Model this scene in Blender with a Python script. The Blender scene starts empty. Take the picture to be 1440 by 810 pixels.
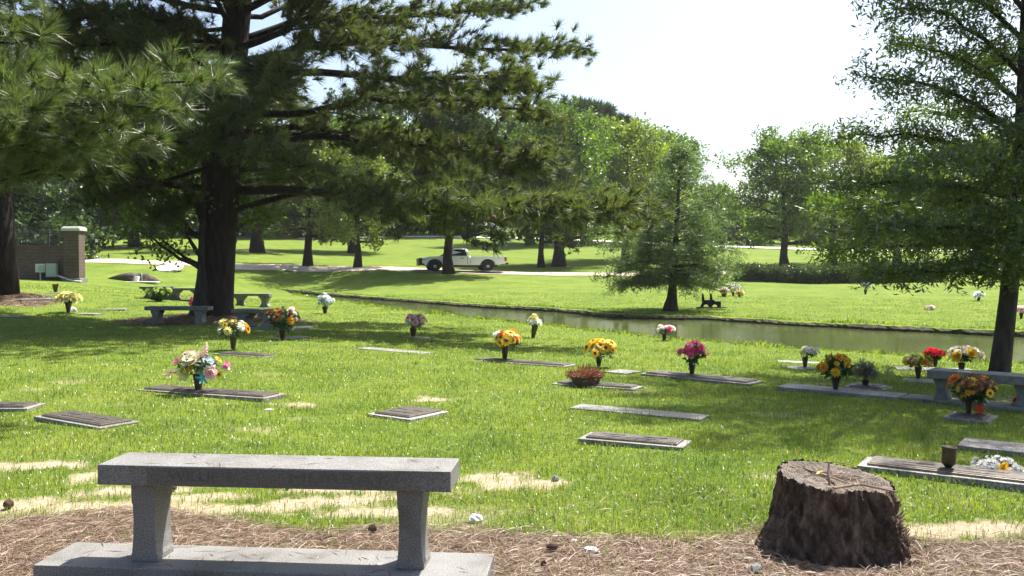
import bpy, math, random
import numpy as np
from mathutils import Vector, Matrix

R = math.radians
SC = bpy.context.scene
COL = SC.collection
rng = np.random.default_rng(7)
random.seed(7)

# ------------------------------------------------------------------ camera
F = 1250.0                       # focal length in pixels of the 1440 px wide frame
EYE = np.array([0.0, 0.0, 1.55])
PITCH = math.atan(33.0 / F)
cam = bpy.data.cameras.new('camera')
cam.lens = 36.0 * F / 1440.0
cam.sensor_width = 36.0
cam.clip_start = 0.05
cam.clip_end = 3000
cam_o = bpy.data.objects.new('camera', cam)
COL.objects.link(cam_o)
cam_o.location = EYE
cam_o.rotation_euler = (math.pi / 2 - PITCH, 0, 0)
SC.camera = cam_o


def ray(px, py):
    cx, cy = (px - 720.0) / F, (405.0 - py) / F
    return np.array([cx, math.cos(PITCH) + cy * math.sin(PITCH), -math.sin(PITCH) + cy * math.cos(PITCH)])


def at(px, py, Y):
    d = ray(px, py)
    return EYE + d * (Y / d[1])


def at_z(px, py, z):
    d = ray(px, py)
    return EYE + d * ((z - EYE[2]) / d[2])


HAZE = .0002
# ------------------------------------------------------------------ object helpers
def link(o, parent=None):
    COL.objects.link(o)
    if parent is not None:
        o.parent = parent
    return o


def tag(o, label=None, cat=None, group=None, kind=None):
    if label:
        o['label'] = label
    if cat:
        o['category'] = cat
    if group:
        o['group'] = group
    if kind:
        o['kind'] = kind
    return o


def empty(name, loc, rz=0.0, label=None, cat=None, group=None):
    o = bpy.data.objects.new(name, None)
    o.empty_display_size = 0.2
    link(o)
    o.location = loc
    o.rotation_euler = (0, 0, rz)
    return tag(o, label, cat, group)


def soup(name, V, k, mat, parent=None, loc=None, smooth=False):
    """many separate k-gons, V is (n*k, 3)"""
    V = np.ascontiguousarray(V, dtype=np.float32)
    n = len(V) // k
    me = bpy.data.meshes.new(name)
    me.vertices.add(n * k)
    me.vertices.foreach_set('co', V.ravel())
    me.loops.add(n * k)
    me.loops.foreach_set('vertex_index', np.arange(n * k, dtype=np.int32))
    me.polygons.add(n)
    me.polygons.foreach_set('loop_start', np.arange(0, n * k, k, dtype=np.int32))
    me.update(calc_edges=True)
    me.materials.append(mat)
    if smooth:
        me.polygons.foreach_set('use_smooth', np.ones(n, dtype=bool))
    o = bpy.data.objects.new(name, me)
    link(o, parent)
    if loc is not None:
        o.location = loc
    return o


class MB:
    def __init__(s):
        s.v, s.f, s.m, s.cur = [], [], [], 0

    def add(s, vs, fs, M=None):
        b = len(s.v)
        for p in vs:
            p = Vector(p)
            s.v.append(tuple(M @ p) if M is not None else tuple(p))
        for f in fs:
            s.f.append([b + i for i in f])
            s.m.append(s.cur)
        return s

    def box(s, c, d, M=None, taper=1.0):
        x, y, z = c
        a, b, h = d[0] / 2, d[1] / 2, d[2] / 2
        vs = [(x - a, y - b, z - h), (x + a, y - b, z - h), (x + a, y + b, z - h), (x - a, y + b, z - h),
              (x - a * taper, y - b * taper, z + h), (x + a * taper, y - b * taper, z + h),
              (x + a * taper, y + b * taper, z + h), (x - a * taper, y + b * taper, z + h)]
        return s.add(vs, [(0, 3, 2, 1), (4, 5, 6, 7), (0, 1, 5, 4), (1, 2, 6, 5), (2, 3, 7, 6), (3, 0, 4, 7)], M)

    def prism(s, poly, y0, y1, M=None):
        """poly in XZ extruded along Y"""
        n = len(poly)
        vs = [(p[0], y0, p[1]) for p in poly] + [(p[0], y1, p[1]) for p in poly]
        fs = [tuple(range(n)), tuple(range(2 * n - 1, n - 1, -1))]
        fs += [(i, i + n, (i + 1) % n + n, (i + 1) % n) for i in range(n)]
        return s.add(vs, fs, M)

    def lathe(s, prof, n=14, M=None, cap=True):
        vs, fs = [], []
        for (r, z) in prof:
            for k in range(n):
                a = 2 * math.pi * k / n
                vs.append((r * math.cos(a), r * math.sin(a), z))
        for i in range(len(prof) - 1):
            for k in range(n):
                k2 = (k + 1) % n
                fs.append((i * n + k, i * n + k2, (i + 1) * n + k2, (i + 1) * n + k))
        if cap:
            fs.append(tuple(range(n - 1, -1, -1)))
            fs.append(tuple((len(prof) - 1) * n + k for k in range(n)))
        return s.add(vs, fs, M)

    def tube(s, pts, rad, n=6, cap=True):
        pts = [Vector(p) for p in pts]
        b = len(s.v)
        up = Vector((0.31, 0.17, 0.93))
        for i, p in enumerate(pts):
            t = (pts[min(i + 1, len(pts) - 1)] - pts[max(i - 1, 0)])
            if t.length < 1e-9:
                t = Vector((0, 0, 1))
            t.normalize()
            x = t.cross(up if abs(t.dot(up)) < 0.95 else Vector((1, 0, 0))).normalized()
            y = t.cross(x)
            for k in range(n):
                a = 2 * math.pi * k / n
                s.v.append(tuple(p + (x * math.cos(a) + y * math.sin(a)) * rad[i]))
        for i in range(len(pts) - 1):
            for k in range(n):
                k2 = (k + 1) % n
                s.f.append([b + i * n + k, b + i * n + k2, b + (i + 1) * n + k2, b + (i + 1) * n + k])
                s.m.append(s.cur)
        if cap:
            e = b + (len(pts) - 1) * n
            s.f.append([e + k for k in range(n)]); s.m.append(s.cur)
            s.f.append([b + k for k in range(n - 1, -1, -1)]); s.m.append(s.cur)
        return s

    def build(s, name, mats, parent=None, loc=None, smooth=False, bevel=0.0):
        me = bpy.data.meshes.new(name)
        me.from_pydata(s.v, [], s.f)
        if not isinstance(mats, (list, tuple)):
            mats = [mats]
        for m in mats:
            me.materials.append(m)
        if len(mats) > 1:
            me.polygons.foreach_set('material_index', np.array(s.m, dtype=np.int32))
        if smooth:
            me.polygons.foreach_set('use_smooth', np.ones(len(me.polygons), dtype=bool))
        me.update()
        o = bpy.data.objects.new(name, me)
        link(o, parent)
        if loc is not None:
            o.location = loc
        if bevel > 0:
            b = o.modifiers.new('bevel', 'BEVEL')
            b.width = bevel
            b.segments = 2
            b.limit_method = 'ANGLE'
        return o


# ------------------------------------------------------------------ materials
def new_mat(name):
    m = bpy.data.materials.new(name)
    m.use_nodes = True
    nt = m.node_tree
    nt.nodes.clear()
    out = nt.nodes.new('ShaderNodeOutputMaterial')
    return m, nt, out


def N(nt, t, **kw):
    n = nt.nodes.new(t)
    for k, v in kw.items():
        setattr(n, k, v)
    return n


def ramp(nt, fac, stops):
    r = N(nt, 'ShaderNodeValToRGB')
    el = r.color_ramp.elements
    while len(el) > 1:
        el.remove(el[-1])
    el[0].position = stops[0][0]
    el[0].color = (*stops[0][1], 1)
    for p, c in stops[1:]:
        e = el.new(p)
        e.color = (*c, 1)
    nt.links.new(fac, r.inputs['Fac'])
    return r.outputs['Color']


def noise(nt, scale, detail=4, rough=0.55, coord=None, dist=0.0):
    n = N(nt, 'ShaderNodeTexNoise')
    n.inputs['Scale'].default_value = scale
    n.inputs['Detail'].default_value = detail
    n.inputs['Roughness'].default_value = rough
    n.inputs['Distortion'].default_value = dist
    if coord is not None:
        nt.links.new(coord, n.inputs['Vector'])
    return n.outputs['Fac']


def mixc(nt, fac, a, b, mode='MIX'):
    m = N(nt, 'ShaderNodeMix', data_type='RGBA', blend_type=mode)
    if hasattr(fac, 'is_output'):
        nt.links.new(fac, m.inputs[0])
    else:
        m.inputs[0].default_value = fac
    for s, v in ((6, a), (7, b)):
        if hasattr(v, 'is_output'):
            nt.links.new(v, m.inputs[s])
        else:
            m.inputs[s].default_value = (*v, 1)
    return m.outputs[2]


def surf(name, stops, scale=8.0, rough=0.7, bump=0.2, bscale=None, metal=0.0, coord='Object', detail=6, spec=0.4,
         stretch=None, bdist=0.01, stops2=None, scale2=1.0):
    """noise coloured surface"""
    m, nt, out = new_mat(name)
    tc = N(nt, 'ShaderNodeTexCoord')
    co = tc.outputs[coord]
    if stretch:
        mp = N(nt, 'ShaderNodeMapping')
        mp.inputs['Scale'].default_value = stretch
        nt.links.new(co, mp.inputs['Vector'])
        co = mp.outputs['Vector']
    f = noise(nt, scale, detail, 0.6, co)
    c = ramp(nt, f, stops)
    if stops2:
        c = mixc(nt, 1.0, c, ramp(nt, noise(nt, scale2, 3, 0.5, tc.outputs[coord]), stops2), 'MULTIPLY')
    p = N(nt, 'ShaderNodeBsdfPrincipled')
    nt.links.new(c, p.inputs['Base Color'])
    p.inputs['Roughness'].default_value = rough
    p.inputs['Metallic'].default_value = metal
    p.inputs['Specular IOR Level'].default_value = spec
    if bump > 0:
        b = N(nt, 'ShaderNodeBump')
        b.inputs['Strength'].default_value = bump
        b.inputs['Distance'].default_value = bdist
        nt.links.new(noise(nt, bscale or scale * 2, 6, 0.65, co), b.inputs['Height'])
        nt.links.new(b.outputs['Normal'], p.inputs['Normal'])
    nt.links.new(p.outputs[0], out.inputs[0])
    return m


def plain(name, col, rough=0.5, metal=0.0, var=0.12, spec=0.5):
    lo = tuple(max(0, c * (1 - var)) for c in col)
    hi = tuple(min(1, c * (1 + var)) for c in col)
    return surf(name, [(0.3, lo), (0.7, hi)], 14, rough, 0.06, metal=metal, spec=spec, bdist=0.003)


def leaf_mat(name, cols, trans=0.4, gloss=0.05, big=None, tcol=None, grough=0.45):
    """cols: 3 colours picked per leaf; translucent"""
    m, nt, out = new_mat(name)
    g = N(nt, 'ShaderNodeNewGeometry')
    k = len(cols)
    c = ramp(nt, g.outputs['Random Per Island'], [(i / (k - 1), cc) for i, cc in enumerate(cols)])
    if big:
        tc = N(nt, 'ShaderNodeTexCoord')
        c = mixc(nt, 1.0, c, ramp(nt, noise(nt, big, 2, 0.5, tc.outputs['Object']), [(0.3, (.68, .74, .7)), (0.5, (1, 1, 1)), (0.7, (1.25, 1.15, 1.1))]), 'MULTIPLY')
    d = N(nt, 'ShaderNodeBsdfDiffuse')
    nt.links.new(c, d.inputs['Color'])
    t = N(nt, 'ShaderNodeBsdfTranslucent')
    ct = mixc(nt, 1.0, c, tcol or (1.5, 1.6, 0.7), 'MULTIPLY')
    nt.links.new(ct, t.inputs['Color'])
    mx = N(nt, 'ShaderNodeMixShader')
    mx.inputs[0].default_value = trans
    nt.links.new(d.outputs[0], mx.inputs[1])
    nt.links.new(t.outputs[0], mx.inputs[2])
    gl = N(nt, 'ShaderNodeBsdfGlossy')
    gl.inputs['Roughness'].default_value = grough
    gl.inputs['Color'].default_value = (.9, .9, .9, 1)
    m2 = N(nt, 'ShaderNodeMixShader')
    m2.inputs[0].default_value = gloss
    nt.links.new(mx.outputs[0], m2.inputs[1])
    nt.links.new(gl.outputs[0], m2.inputs[2])
    nt.links.new(m2.outputs[0], out.inputs[0])
    return m


M = {}
M['granite'] = surf('grey_granite', [(0.36, (.08, .08, .078)), (0.47, (.15, .148, .145)), (0.6, (.25, .248, .24)), (0.7, (.18, .18, .175))], 150, 0.55, 0.15,
                    spec=0.4, stops2=[(0.3, (.6, .58, .55)), (0.5, (.95, .94, .92)), (0.7, (1.1, 1.1, 1.1))], scale2=4)
M['granite_dark'] = surf('dark_granite', [(0.36, (.05, .05, .055)), (0.5, (.14, .14, .145)), (0.66, (.22, .22, .22))], 90, 0.5, 0.15,
                         stops2=[(0.3, (.75, .75, .72)), (0.7, (1.05, 1.05, 1.05))], scale2=3)
M['granite_polished'] = surf('polished_granite', [(0.36, (.06, .058, .057)), (0.5, (.10, .097, .095)), (0.66, (.14, .137, .133))], 120, 0.3, 0.04)
M['black_stone'] = plain('black_polished_stone', (.012, .013, .013), .45, spec=.3)
M['engraving'] = plain('engraved_letters', (.078, .075, .073), 0.6)
M['concrete'] = surf('weathered_concrete', [(0.3, (.12, .125, .115)), (0.6, (.20, .205, .19)), (0.8, (.15, .16, .14))], 16, 0.85, 0.3,
                     stops2=[(0.3, (.6, .62, .58)), (0.7, (1.1, 1.1, 1.1))], scale2=2.5)
M['concrete_pale'] = surf('pale_concrete', [(0.3, (.62, .6, .55)), (0.7, (.78, .76, .72))], 9, 0.85, 0.2)
M['cap_stone'] = surf('cap_stone', [(0.3, (.36, .36, .34)), (0.7, (.50, .5, .47))], 9, 0.85, 0.2)
M['marker_stone'] = surf('flat_marker_stone', [(0.36, (.10, .097, .09)), (0.5, (.22, .213, .2)), (0.66, (.34, .33, .31))], 60, 0.65, 0.3,
                         stops2=[(0.3, (.62, .6, .56)), (0.7, (1.08, 1.08, 1.08))], scale2=4)
M['rough_stone'] = surf('rough_cut_stone', [(0.36, (.2, .19, .18)), (0.6, (.42, .41, .40))], 30, 0.85, 0.9, bscale=40, bdist=0.02)
M['bronze'] = surf('weathered_bronze', [(0.35, (.06, .052, .045)), (0.6, (.12, .105, .092)), (0.75, (.095, .10, .09))], 22, 0.5, 0.3, metal=0.4, bscale=60)
M['bronze_light'] = surf('bronze_edge', [(0.35, (.15, .12, .095)), (0.7, (.25, .21, .18))], 30, 0.4, 0.2, metal=0.5)
M['vase_bronze'] = surf('vase_bronze', [(0.35, (.05, .038, .028)), (0.65, (.11, .085, .06))], 18, 0.4, 0.15, metal=0.5)
M['bark'] = surf('pine_bark', [(0.3, (.007, .005, .004)), (0.5, (.022, .015, .012)), (0.7, (.045, .031, .025))], 9, 0.9, 1.0, bscale=14, stretch=(1, 1, .22), bdist=0.06)
M['bark_grey'] = surf('grey_bark', [(0.3, (.016, .013, .011)), (0.6, (.055, .046, .038))], 12, 0.9, 0.8, stretch=(1, 1, .25), bdist=0.03)
M['stump_bark'] = surf('stump_bark', [(0.3, (.02, .013, .009)), (0.48, (.085, .055, .037)), (0.58, (.15, .10, .07)), (0.75, (.26, .19, .145))], 20, 0.95, 1.0, bscale=44, stretch=(1, 1, .45), bdist=0.035)
M['stick'] = surf('dry_stick', [(0.3, (.18, .12, .08)), (0.7, (.34, .25, .18))], 20, 0.9, 0.4)
M['cone'] = surf('pine_cone', [(0.3, (.05, .03, .02)), (0.7, (.17, .10, .065))], 40, 0.9, 0.6)
M['metal_black'] = plain('black_iron', (.03, .032, .035), 0.5)
M['box_green'] = plain('grey_green_enamel', (.30, .37, .34), 0.5)
M['box_pale'] = plain('pale_grey_enamel', (.5, .53, .5), 0.5)
M['paint_white'] = plain('white_car_paint', (.88, .88, .88), 0.28, var=0.02)
M['black_plastic'] = plain('black_plastic', (.025, .025, .027), 0.5)
M['rubber'] = plain('tyre_rubber', (.02, .02, .02), 0.85)
M['rim'] = plain('steel_rim', (.45, .45, .46), 0.4, metal=0.5)
M['glass_dark'] = plain('tinted_glass', (.02, .025, .025), 0.08, spec=0.8, var=0.05)
M['glass_screen'] = plain('windscreen_glass', (.06, .12, .07), 0.06, spec=0.9, var=0.05)
M['lamp_glass'] = plain('lamp_glass', (.7, .72, .7), 0.2)
M['red_lens'] = plain('red_lens', (.5, .03, .02), 0.3)
M['orange_cloth'] = leaf_mat('orange_ribbon', [(.75, .12, .03), (.8, .17, .04)], 0.3)
M['soil'] = surf('dark_bank_soil', [(0.3, (.022, .020, .011)), (0.5, (.05, .048, .022)), (0.7, (.065, .085, .026))], 6, 0.95, 1.0, bdist=0.05)
M['wicker'] = surf('brown_basket', [(0.3, (.06, .035, .025)), (0.7, (.16, .10, .07))], 40, 0.9, 0.8)

NEEDLE = leaf_mat('pine_needles', [(.042, .060, .022), (.075, .105, .034), (.115, .14, .055), (.17, .155, .085)], 0.38, 0.035, tcol=(1.3, 1.5, .6))  # own grey-green and brown tones, last stops lightened as painted sunlit highlights
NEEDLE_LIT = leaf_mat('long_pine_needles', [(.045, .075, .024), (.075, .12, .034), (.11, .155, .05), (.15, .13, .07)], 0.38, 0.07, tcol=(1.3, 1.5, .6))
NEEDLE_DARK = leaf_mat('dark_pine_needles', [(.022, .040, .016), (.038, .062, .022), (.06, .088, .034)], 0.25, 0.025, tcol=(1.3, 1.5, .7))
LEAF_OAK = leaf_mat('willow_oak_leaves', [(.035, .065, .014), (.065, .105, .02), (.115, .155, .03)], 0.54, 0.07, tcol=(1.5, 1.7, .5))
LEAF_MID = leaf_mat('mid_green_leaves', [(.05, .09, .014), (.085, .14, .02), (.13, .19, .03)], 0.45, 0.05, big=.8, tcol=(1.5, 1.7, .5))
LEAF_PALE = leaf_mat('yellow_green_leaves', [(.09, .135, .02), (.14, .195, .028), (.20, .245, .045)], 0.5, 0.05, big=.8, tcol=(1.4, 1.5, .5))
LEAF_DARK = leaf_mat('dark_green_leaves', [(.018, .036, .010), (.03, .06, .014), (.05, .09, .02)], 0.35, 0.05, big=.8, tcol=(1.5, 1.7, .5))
LEAF_CYP = leaf_mat('cypress_leaves', [(.06, .095, .038), (.09, .135, .05), (.125, .17, .07)], 0.5, 0.05, tcol=(1.3, 1.5, .6))
LEAF_SHRUB = leaf_mat('hedge_leaves', [(.022, .04, .012), (.04, .065, .02), (.07, .09, .03)], 0.3, 0.06)
LEAF_SILK = leaf_mat('bouquet_leaves', [(.02, .06, .015), (.04, .10, .03), (.07, .14, .05)], 0.25, 0.05, tcol=(1.2, 1.3, .8))
LEAF_GREY = leaf_mat('grey_dried_leaves', [(.09, .10, .075), (.14, .145, .11), (.20, .19, .15)], 0.25, 0.03, tcol=(1, 1, 1))
LEAF_BLUE = leaf_mat('blue_green_leaves', [(.12, .22, .19), (.22, .34, .30), (.32, .42, .38)], 0.3, 0.04, tcol=(1, 1, 1))
FERN_DEAD = leaf_mat('dead_fern', [(.11, .045, .025), (.20, .085, .05), (.28, .14, .08)], 0.3, 0.02, tcol=(1.3, 1, .8))
BLADE = leaf_mat('grass_blades', [(.07, .125, .015), (.105, .172, .019), (.142, .205, .028), (.19, .23, .05), (.28, .265, .11)], 0.5, 0.035, tcol=(1.35, 1.5, .45), grough=.35, big=1.1)
STRAW = leaf_mat('dry_pine_straw', [(.10, .062, .042), (.175, .116, .082), (.26, .185, .137), (.38, .29, .22)], 0.2, 0.03, tcol=(1, 1, 1))

FLOWER = {}
for nm, c in dict(pink=(.78, .30, .42), palepink=(.85, .55, .58), white=(.85, .84, .78), cream=(.85, .77, .55), yellow=(.85, .55, .03), gold=(.72, .36, .02),
                  orange=(.72, .22, .03), red=(.72, .02, .05), magenta=(.70, .10, .24), mauve=(.55, .28, .45), blue=(.10, .40, .62), paleyellow=(.82, .76, .34),
                  brown=(.10, .045, .02), rust=(.26, .11, .045), ltblue=(.55, .66, .68), lime=(.42, .55, .10)).items():
    lo = tuple(x * .75 for x in c)
    FLOWER[nm] = leaf_mat('petals_' + nm, [lo, c, tuple(min(.9, x * 1.12) for x in c)], 0.42, 0.03, tcol=(1.05, 1.05, 1.05))

# ------------------------------------------------------------------ terrain
POND_FAR = [(392, 411.5), (440, 413.5), (520, 420), (600, 426), (690, 433), (760, 436.5), (810, 440), (850, 445), (900, 448), (960, 449), (1000, 449),
            (1100, 456), (1250, 464), (1440, 473), (1600, 480), (1800, 489)]
POND_NEAR = [(1800, 545), (1600, 527), (1440, 513), (1300, 504), (1200, 498), (1080, 490), (960, 480), (860, 470), (760, 458), (660, 448), (560, 436),
             (470, 422), (415, 414)]
WZ = -0.30
pond_far = [at_z(x, y, WZ) for x, y in POND_FAR]
pond_near = [at_z(x, y, WZ) for x, y in POND_NEAR]
POLY = np.array([p[:2] for p in pond_far + pond_near])

ctrl = []
for px, py, Y in [(115, 398, 45), (8, 393, 45), (-150, 390, 45), (5, 421, 30), (228, 421, 33), (365, 431, 34), (220, 456, 25), (95, 438, 28), (78, 409, 36),
                  (200, 398, 52), (150, 393, 52), (232, 379, 58), (-200, 366, 66), (120, 367, 65), (300, 373.5, 64), (500, 377.5, 64), (640, 381.5, 65), (800, 386, 66),
                  (900, 386.5, 66), (1000, 385, 66), (1060, 384, 66), (190, 346, 90), (362, 353, 85), (130, 336, 120), (400, 338, 125), (600, 334, 130),
                  (800, 337, 130), (950, 343, 125), (1090, 351, 112), (1190, 352, 112), (1400, 352, 112), (700, 356, 95), (500, 360, 90), (1103, 375, 76),
                  (1120, 396, 62), (1300, 392, 64), (1440, 387, 66), (1700, 385, 66)]:
    ctrl.append(at(px, py, Y))
for p in pond_far:
    ctrl.append(np.array([p[0], p[1], -0.17]))
for p in pond_near:
    ctrl.append(np.array([p[0], p[1], -0.26]))
for x, y, z in [(-20, -10, 0), (20, -10, 0), (0, -10, 0), (-4, 4, 0), (4, 4, 0), (-9, 9, 0), (9, 9, 0), (0, 8, 0), (-5, 14, 0), (4, 13, -.03), (-2, 18, -.03), (-8, 22, .0),
                (-22, 14, .35), (22, 4, .0), (-50, 10, .9), (40, 10, 0), (45, 40, .4), (-60, 60, 2.2), (-90, 110, 5.5), (100, 110, 4), (0, 190, 9), (-150, 200, 10), (150, 200, 8),
                (0, 420, 14), (-350, 420, 14), (350, 420, 12), (-350, 60, 5), (350, 60, 3), (-300, -60, 0), (300, -60, 0), (0, -60, 0)]:
    ctrl.append(np.array([x, y, z]))
ctrl = np.array(ctrl, float)


def _tps_k(a, b):
    r2 = ((a[:, None, :] - b[None, :, :]) ** 2).sum(-1)
    return 0.5 * r2 * np.log(r2 + 1e-9)


def warp(xy):
    """compress far distances so the spline stays calm"""
    r = np.sqrt((xy ** 2).sum(-1, keepdims=True)) + 1e-9
    return xy / r * np.log1p(r / 18.0) * 18.0


_C = warp(ctrl[:, :2])
_n = len(_C)
_A = np.zeros((_n + 3, _n + 3))
_A[:_n, :_n] = _tps_k(_C, _C) + np.eye(_n) * 1.5
_A[:_n, _n] = 1
_A[:_n, _n + 1:] = _C
_A[_n, :_n] = 1
_A[_n + 1:, :_n] = _C.T
_W = np.linalg.solve(_A, np.concatenate([ctrl[:, 2], np.zeros(3)]))


def pond_sd(xy):
    """signed distance to the pond outline, positive inside"""
    best = np.full(len(xy), 1e9)
    ins = np.zeros(len(xy), bool)
    n = len(POLY)
    for i in range(n):
        a, b = POLY[i], POLY[(i + 1) % n]
        ab = b - a
        t = np.clip(((xy - a) @ ab) / (ab @ ab), 0, 1)
        d = np.sqrt((((a + t[:, None] * ab) - xy) ** 2).sum(-1))
        best = np.minimum(best, d)
        c = ((a[1] > xy[:, 1]) != (b[1] > xy[:, 1]))
        with np.errstate(divide='ignore', invalid='ignore'):
            xi = (b[0] - a[0]) * (xy[:, 1] - a[1]) / (b[1] - a[1]) + a[0]
        ins ^= c & (xy[:, 0] < xi)
    return np.where(ins, best, -best)


def smooth(x):
    x = np.clip(x, 0, 1)
    return x * x * (3 - 2 * x)


MOUNDS = []                       # (x, y, radius, height): straw rings heaped round trunks


def terrain(xy, bare=False):
    xy = np.atleast_2d(np.asarray(xy, float))
    w = warp(xy)
    z = _tps_k(w, _C) @ _W[:_n] + _W[_n] + w @ _W[_n + 1:]
    z += 0.012 * np.sin(xy[:, 0] * 1.3 + xy[:, 1] * .7) + 0.010 * np.sin(xy[:, 0] * .6 - xy[:, 1] * 1.9)
    sd = pond_sd(xy)
    z -= 0.75 * smooth((sd + 0.05) / 0.7)
    for mx, my, mr, mh in MOUNDS:
        r = np.hypot(xy[:, 0] - mx, xy[:, 1] - my)
        z += mh * smooth(1 - r / mr)
    return z


def gz(x, y):
    return float(terrain([[x, y]])[0])


def G(px, py):
    """the ground seen at a pixel"""
    d = ray(px, py)
    ts = np.concatenate([np.arange(2, 40, .1), np.arange(40, 300, .5)])
    P = EYE + ts[:, None] * d[None]
    h = P[:, 2] - terrain(P[:, :2])
    i = int(np.argmax(h < 0)) if (h < 0).any() else len(ts) - 1
    lo, hi = ts[max(i - 1, 0)], ts[i]
    for _ in range(18):
        mid = (lo + hi) / 2
        p = EYE + mid * d
        if p[2] < gz(p[0], p[1]):
            hi = mid
        else:
            lo = mid
    p = EYE + hi * d
    return np.array([p[0], p[1], gz(p[0], p[1])])


pine_base = G(297, 452)
left_base = G(2, 424)
MOUNDS += [(pine_base[0], pine_base[1], 3.2, .22), (left_base[0], left_base[1], 2.6, .3)]
for px, py, rr in [(190, 346, 4), (362, 353, 3), (786, 373, 2.2), (497, 354, 2)]:
    q = G(px, py)
    MOUNDS.append((q[0], q[1], rr, .2))


def vnoise(xy, s, seed=0):
    """cheap smooth value noise for masks"""
    r = np.random.default_rng(seed)
    out = np.zeros(len(xy))
    for k in range(7):
        a = r.uniform(0, 2 * math.pi)
        f = s * r.uniform(.6, 2.2)
        out += np.sin((xy[:, 0] * math.cos(a) + xy[:, 1] * math.sin(a)) * f + r.uniform(0, 6.28)) / (1 + .25 * k)
    return out / 3.0


sand_spots = []
for px, py, rx, ry in [(725, 680, .36, .26), (120, 672, .16, .16), (40, 655, .35, .10), (450, 705, .55, .16), (360, 715, .6, .15), (100, 712, .9, .16), (250, 712, .5, .14), (560, 720, .4, .12),
                       (1370, 745, .5, .12), (560, 700, .2, .1), (190, 690, .35, .12), (600, 562, .22, .18), (420, 570, .3, .14), (110, 655, .1, .08), (480, 690, .4, .1), (300, 700, .4, .1)]:
    q = G(px, py)
    sand_spots.append((q[0], q[1], rx, ry))


def masks(xy):
    """(straw, sand) cover of the ground"""
    x, y = xy[:, 0], xy[:, 1]
    edge = 5.18 + .10 * np.sin(x * 1.7) + .22 * vnoise(xy, 4.0, 3) + np.where(x < -.6, .32, 0) * smooth((-.3 - x) / .6)
    straw = smooth((edge - y) / .22)
    sand = np.zeros(len(xy))
    for sx, sy, rx, ry in sand_spots:
        r = np.sqrt(((x - sx) / rx) ** 2 + ((y - sy) / ry) ** 2) + .6 * vnoise(xy, 9, 5) + .3 * vnoise(xy, 28, 6)
        sand = np.maximum(sand, smooth((1.25 - r) / .75))
    for mx, my, mr, mh in MOUNDS:
        r = np.hypot(x - mx, y - my) / mr + .18 * vnoise(xy, 2.5, 9)
        straw = np.maximum(straw, smooth((.85 - r) / .15))
    worn = smooth((vnoise(xy, 1.5, 41) + .5 * vnoise(xy, 6, 42) - .72) / .3) * .25 * smooth((15 - y) / 4)
    sand = np.maximum(sand, worn)
    return straw, sand * (1 - .55 * straw)


# fan shaped sheet, fine near the camera, reaching the horizon
na, nr = 430, 470
ang = np.linspace(R(-78), R(78), na)
ang = np.sign(ang) * (np.abs(ang) / R(78)) ** 1.35 * R(78)
rad = np.concatenate([[0.0], np.geomspace(5.5, 700, nr - 1)])
APEX = np.array([0.0, -3.2])
X = APEX[0] + rad[:, None] * np.sin(ang)[None]
Y = APEX[1] + rad[:, None] * np.cos(ang)[None]
XY = np.stack([X.ravel(), Y.ravel()], -1)
Z = terrain(XY)
far_f = smooth((np.hypot(XY[:, 0], XY[:, 1]) - 380) / 200)
Z = Z * (1 - far_f) + 13 * far_f
V = np.column_stack([XY, Z])
i, j = np.meshgrid(np.arange(nr - 1), np.arange(na - 1), indexing='ij')
a = (i * na + j).ravel()
quads = np.stack([a, a + 1, a + na + 1, a + na], -1)[:, ::-1]
me = bpy.data.meshes.new('ground')
me.vertices.add(len(V)); me.vertices.foreach_set('co', V.astype(np.float32).ravel())
me.loops.add(quads.size); me.loops.foreach_set('vertex_index', quads.astype(np.int32).ravel())
me.polygons.add(len(quads)); me.polygons.foreach_set('loop_start', np.arange(0, quads.size, 4, dtype=np.int32))
me.polygons.foreach_set('use_smooth', np.ones(len(quads), bool))
me.update(calc_edges=True)
st, sa = masks(XY)
att = me.color_attributes.new('cover', 'FLOAT_COLOR', 'POINT')
att.data.foreach_set('color', np.column_stack([st, sa, np.zeros(len(st)), np.ones(len(st))]).astype(np.float32).ravel())

m, nt, out = new_mat('lawn_ground')
tc = N(nt, 'ShaderNodeTexCoord')
co = tc.outputs['Object']
va = N(nt, 'ShaderNodeVertexColor', layer_name='cover')
sep = N(nt, 'ShaderNodeSeparateColor')
nt.links.new(va.outputs['Color'], sep.inputs['Color'])
g1 = ramp(nt, noise(nt, .35, 5, .6, co), [(0.3, (.085, .135, .018)), (0.5, (.115, .168, .023)), (0.7, (.15, .19, .034))])
g2 = mixc(nt, 1.0, ramp(nt, noise(nt, 5, 8, .8, co), [(0.3, (.5, .56, .5)), (0.5, (1, 1, 1)), (0.7, (1.35, 1.28, 1.25))]), ramp(nt, noise(nt, 1.1, 6, .65, co), [(0.3, (.72, .8, .75)), (0.5, (1, 1, 1)), (0.68, (1.25, 1.12, 1.2))]), 'MULTIPLY')
g3 = ramp(nt, noise(nt, 45, 4, .7, co), [(0.3, (.6, .65, .6)), (0.7, (1.35, 1.3, 1.3))])
gr = mixc(nt, 1.0, mixc(nt, 1.0, g1, g2, 'MULTIPLY'), g3, 'MULTIPLY')
sd_ = ramp(nt, noise(nt, 24, 8, .7, co), [(0.3, (.28, .21, .145)), (0.5, (.42, .33, .24)), (0.7, (.54, .45, .34))])
sw = ramp(nt, noise(nt, 30, 8, .75, co), [(0.3, (.06, .039, .028)), (0.5, (.13, .087, .062)), (0.7, (.22, .155, .115))])
c = mixc(nt, sep.outputs[1], gr, sd_)
c = mixc(nt, sep.outputs[0], c, sw)
c = mixc(nt, sep.outputs[1], c, mixc(nt, .75, c, sd_))
p = N(nt, 'ShaderNodeBsdfPrincipled')
nt.links.new(c, p.inputs['Base Color'])
p.inputs['Roughness'].default_value = .95
p.inputs['Specular IOR Level'].default_value = .1
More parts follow.
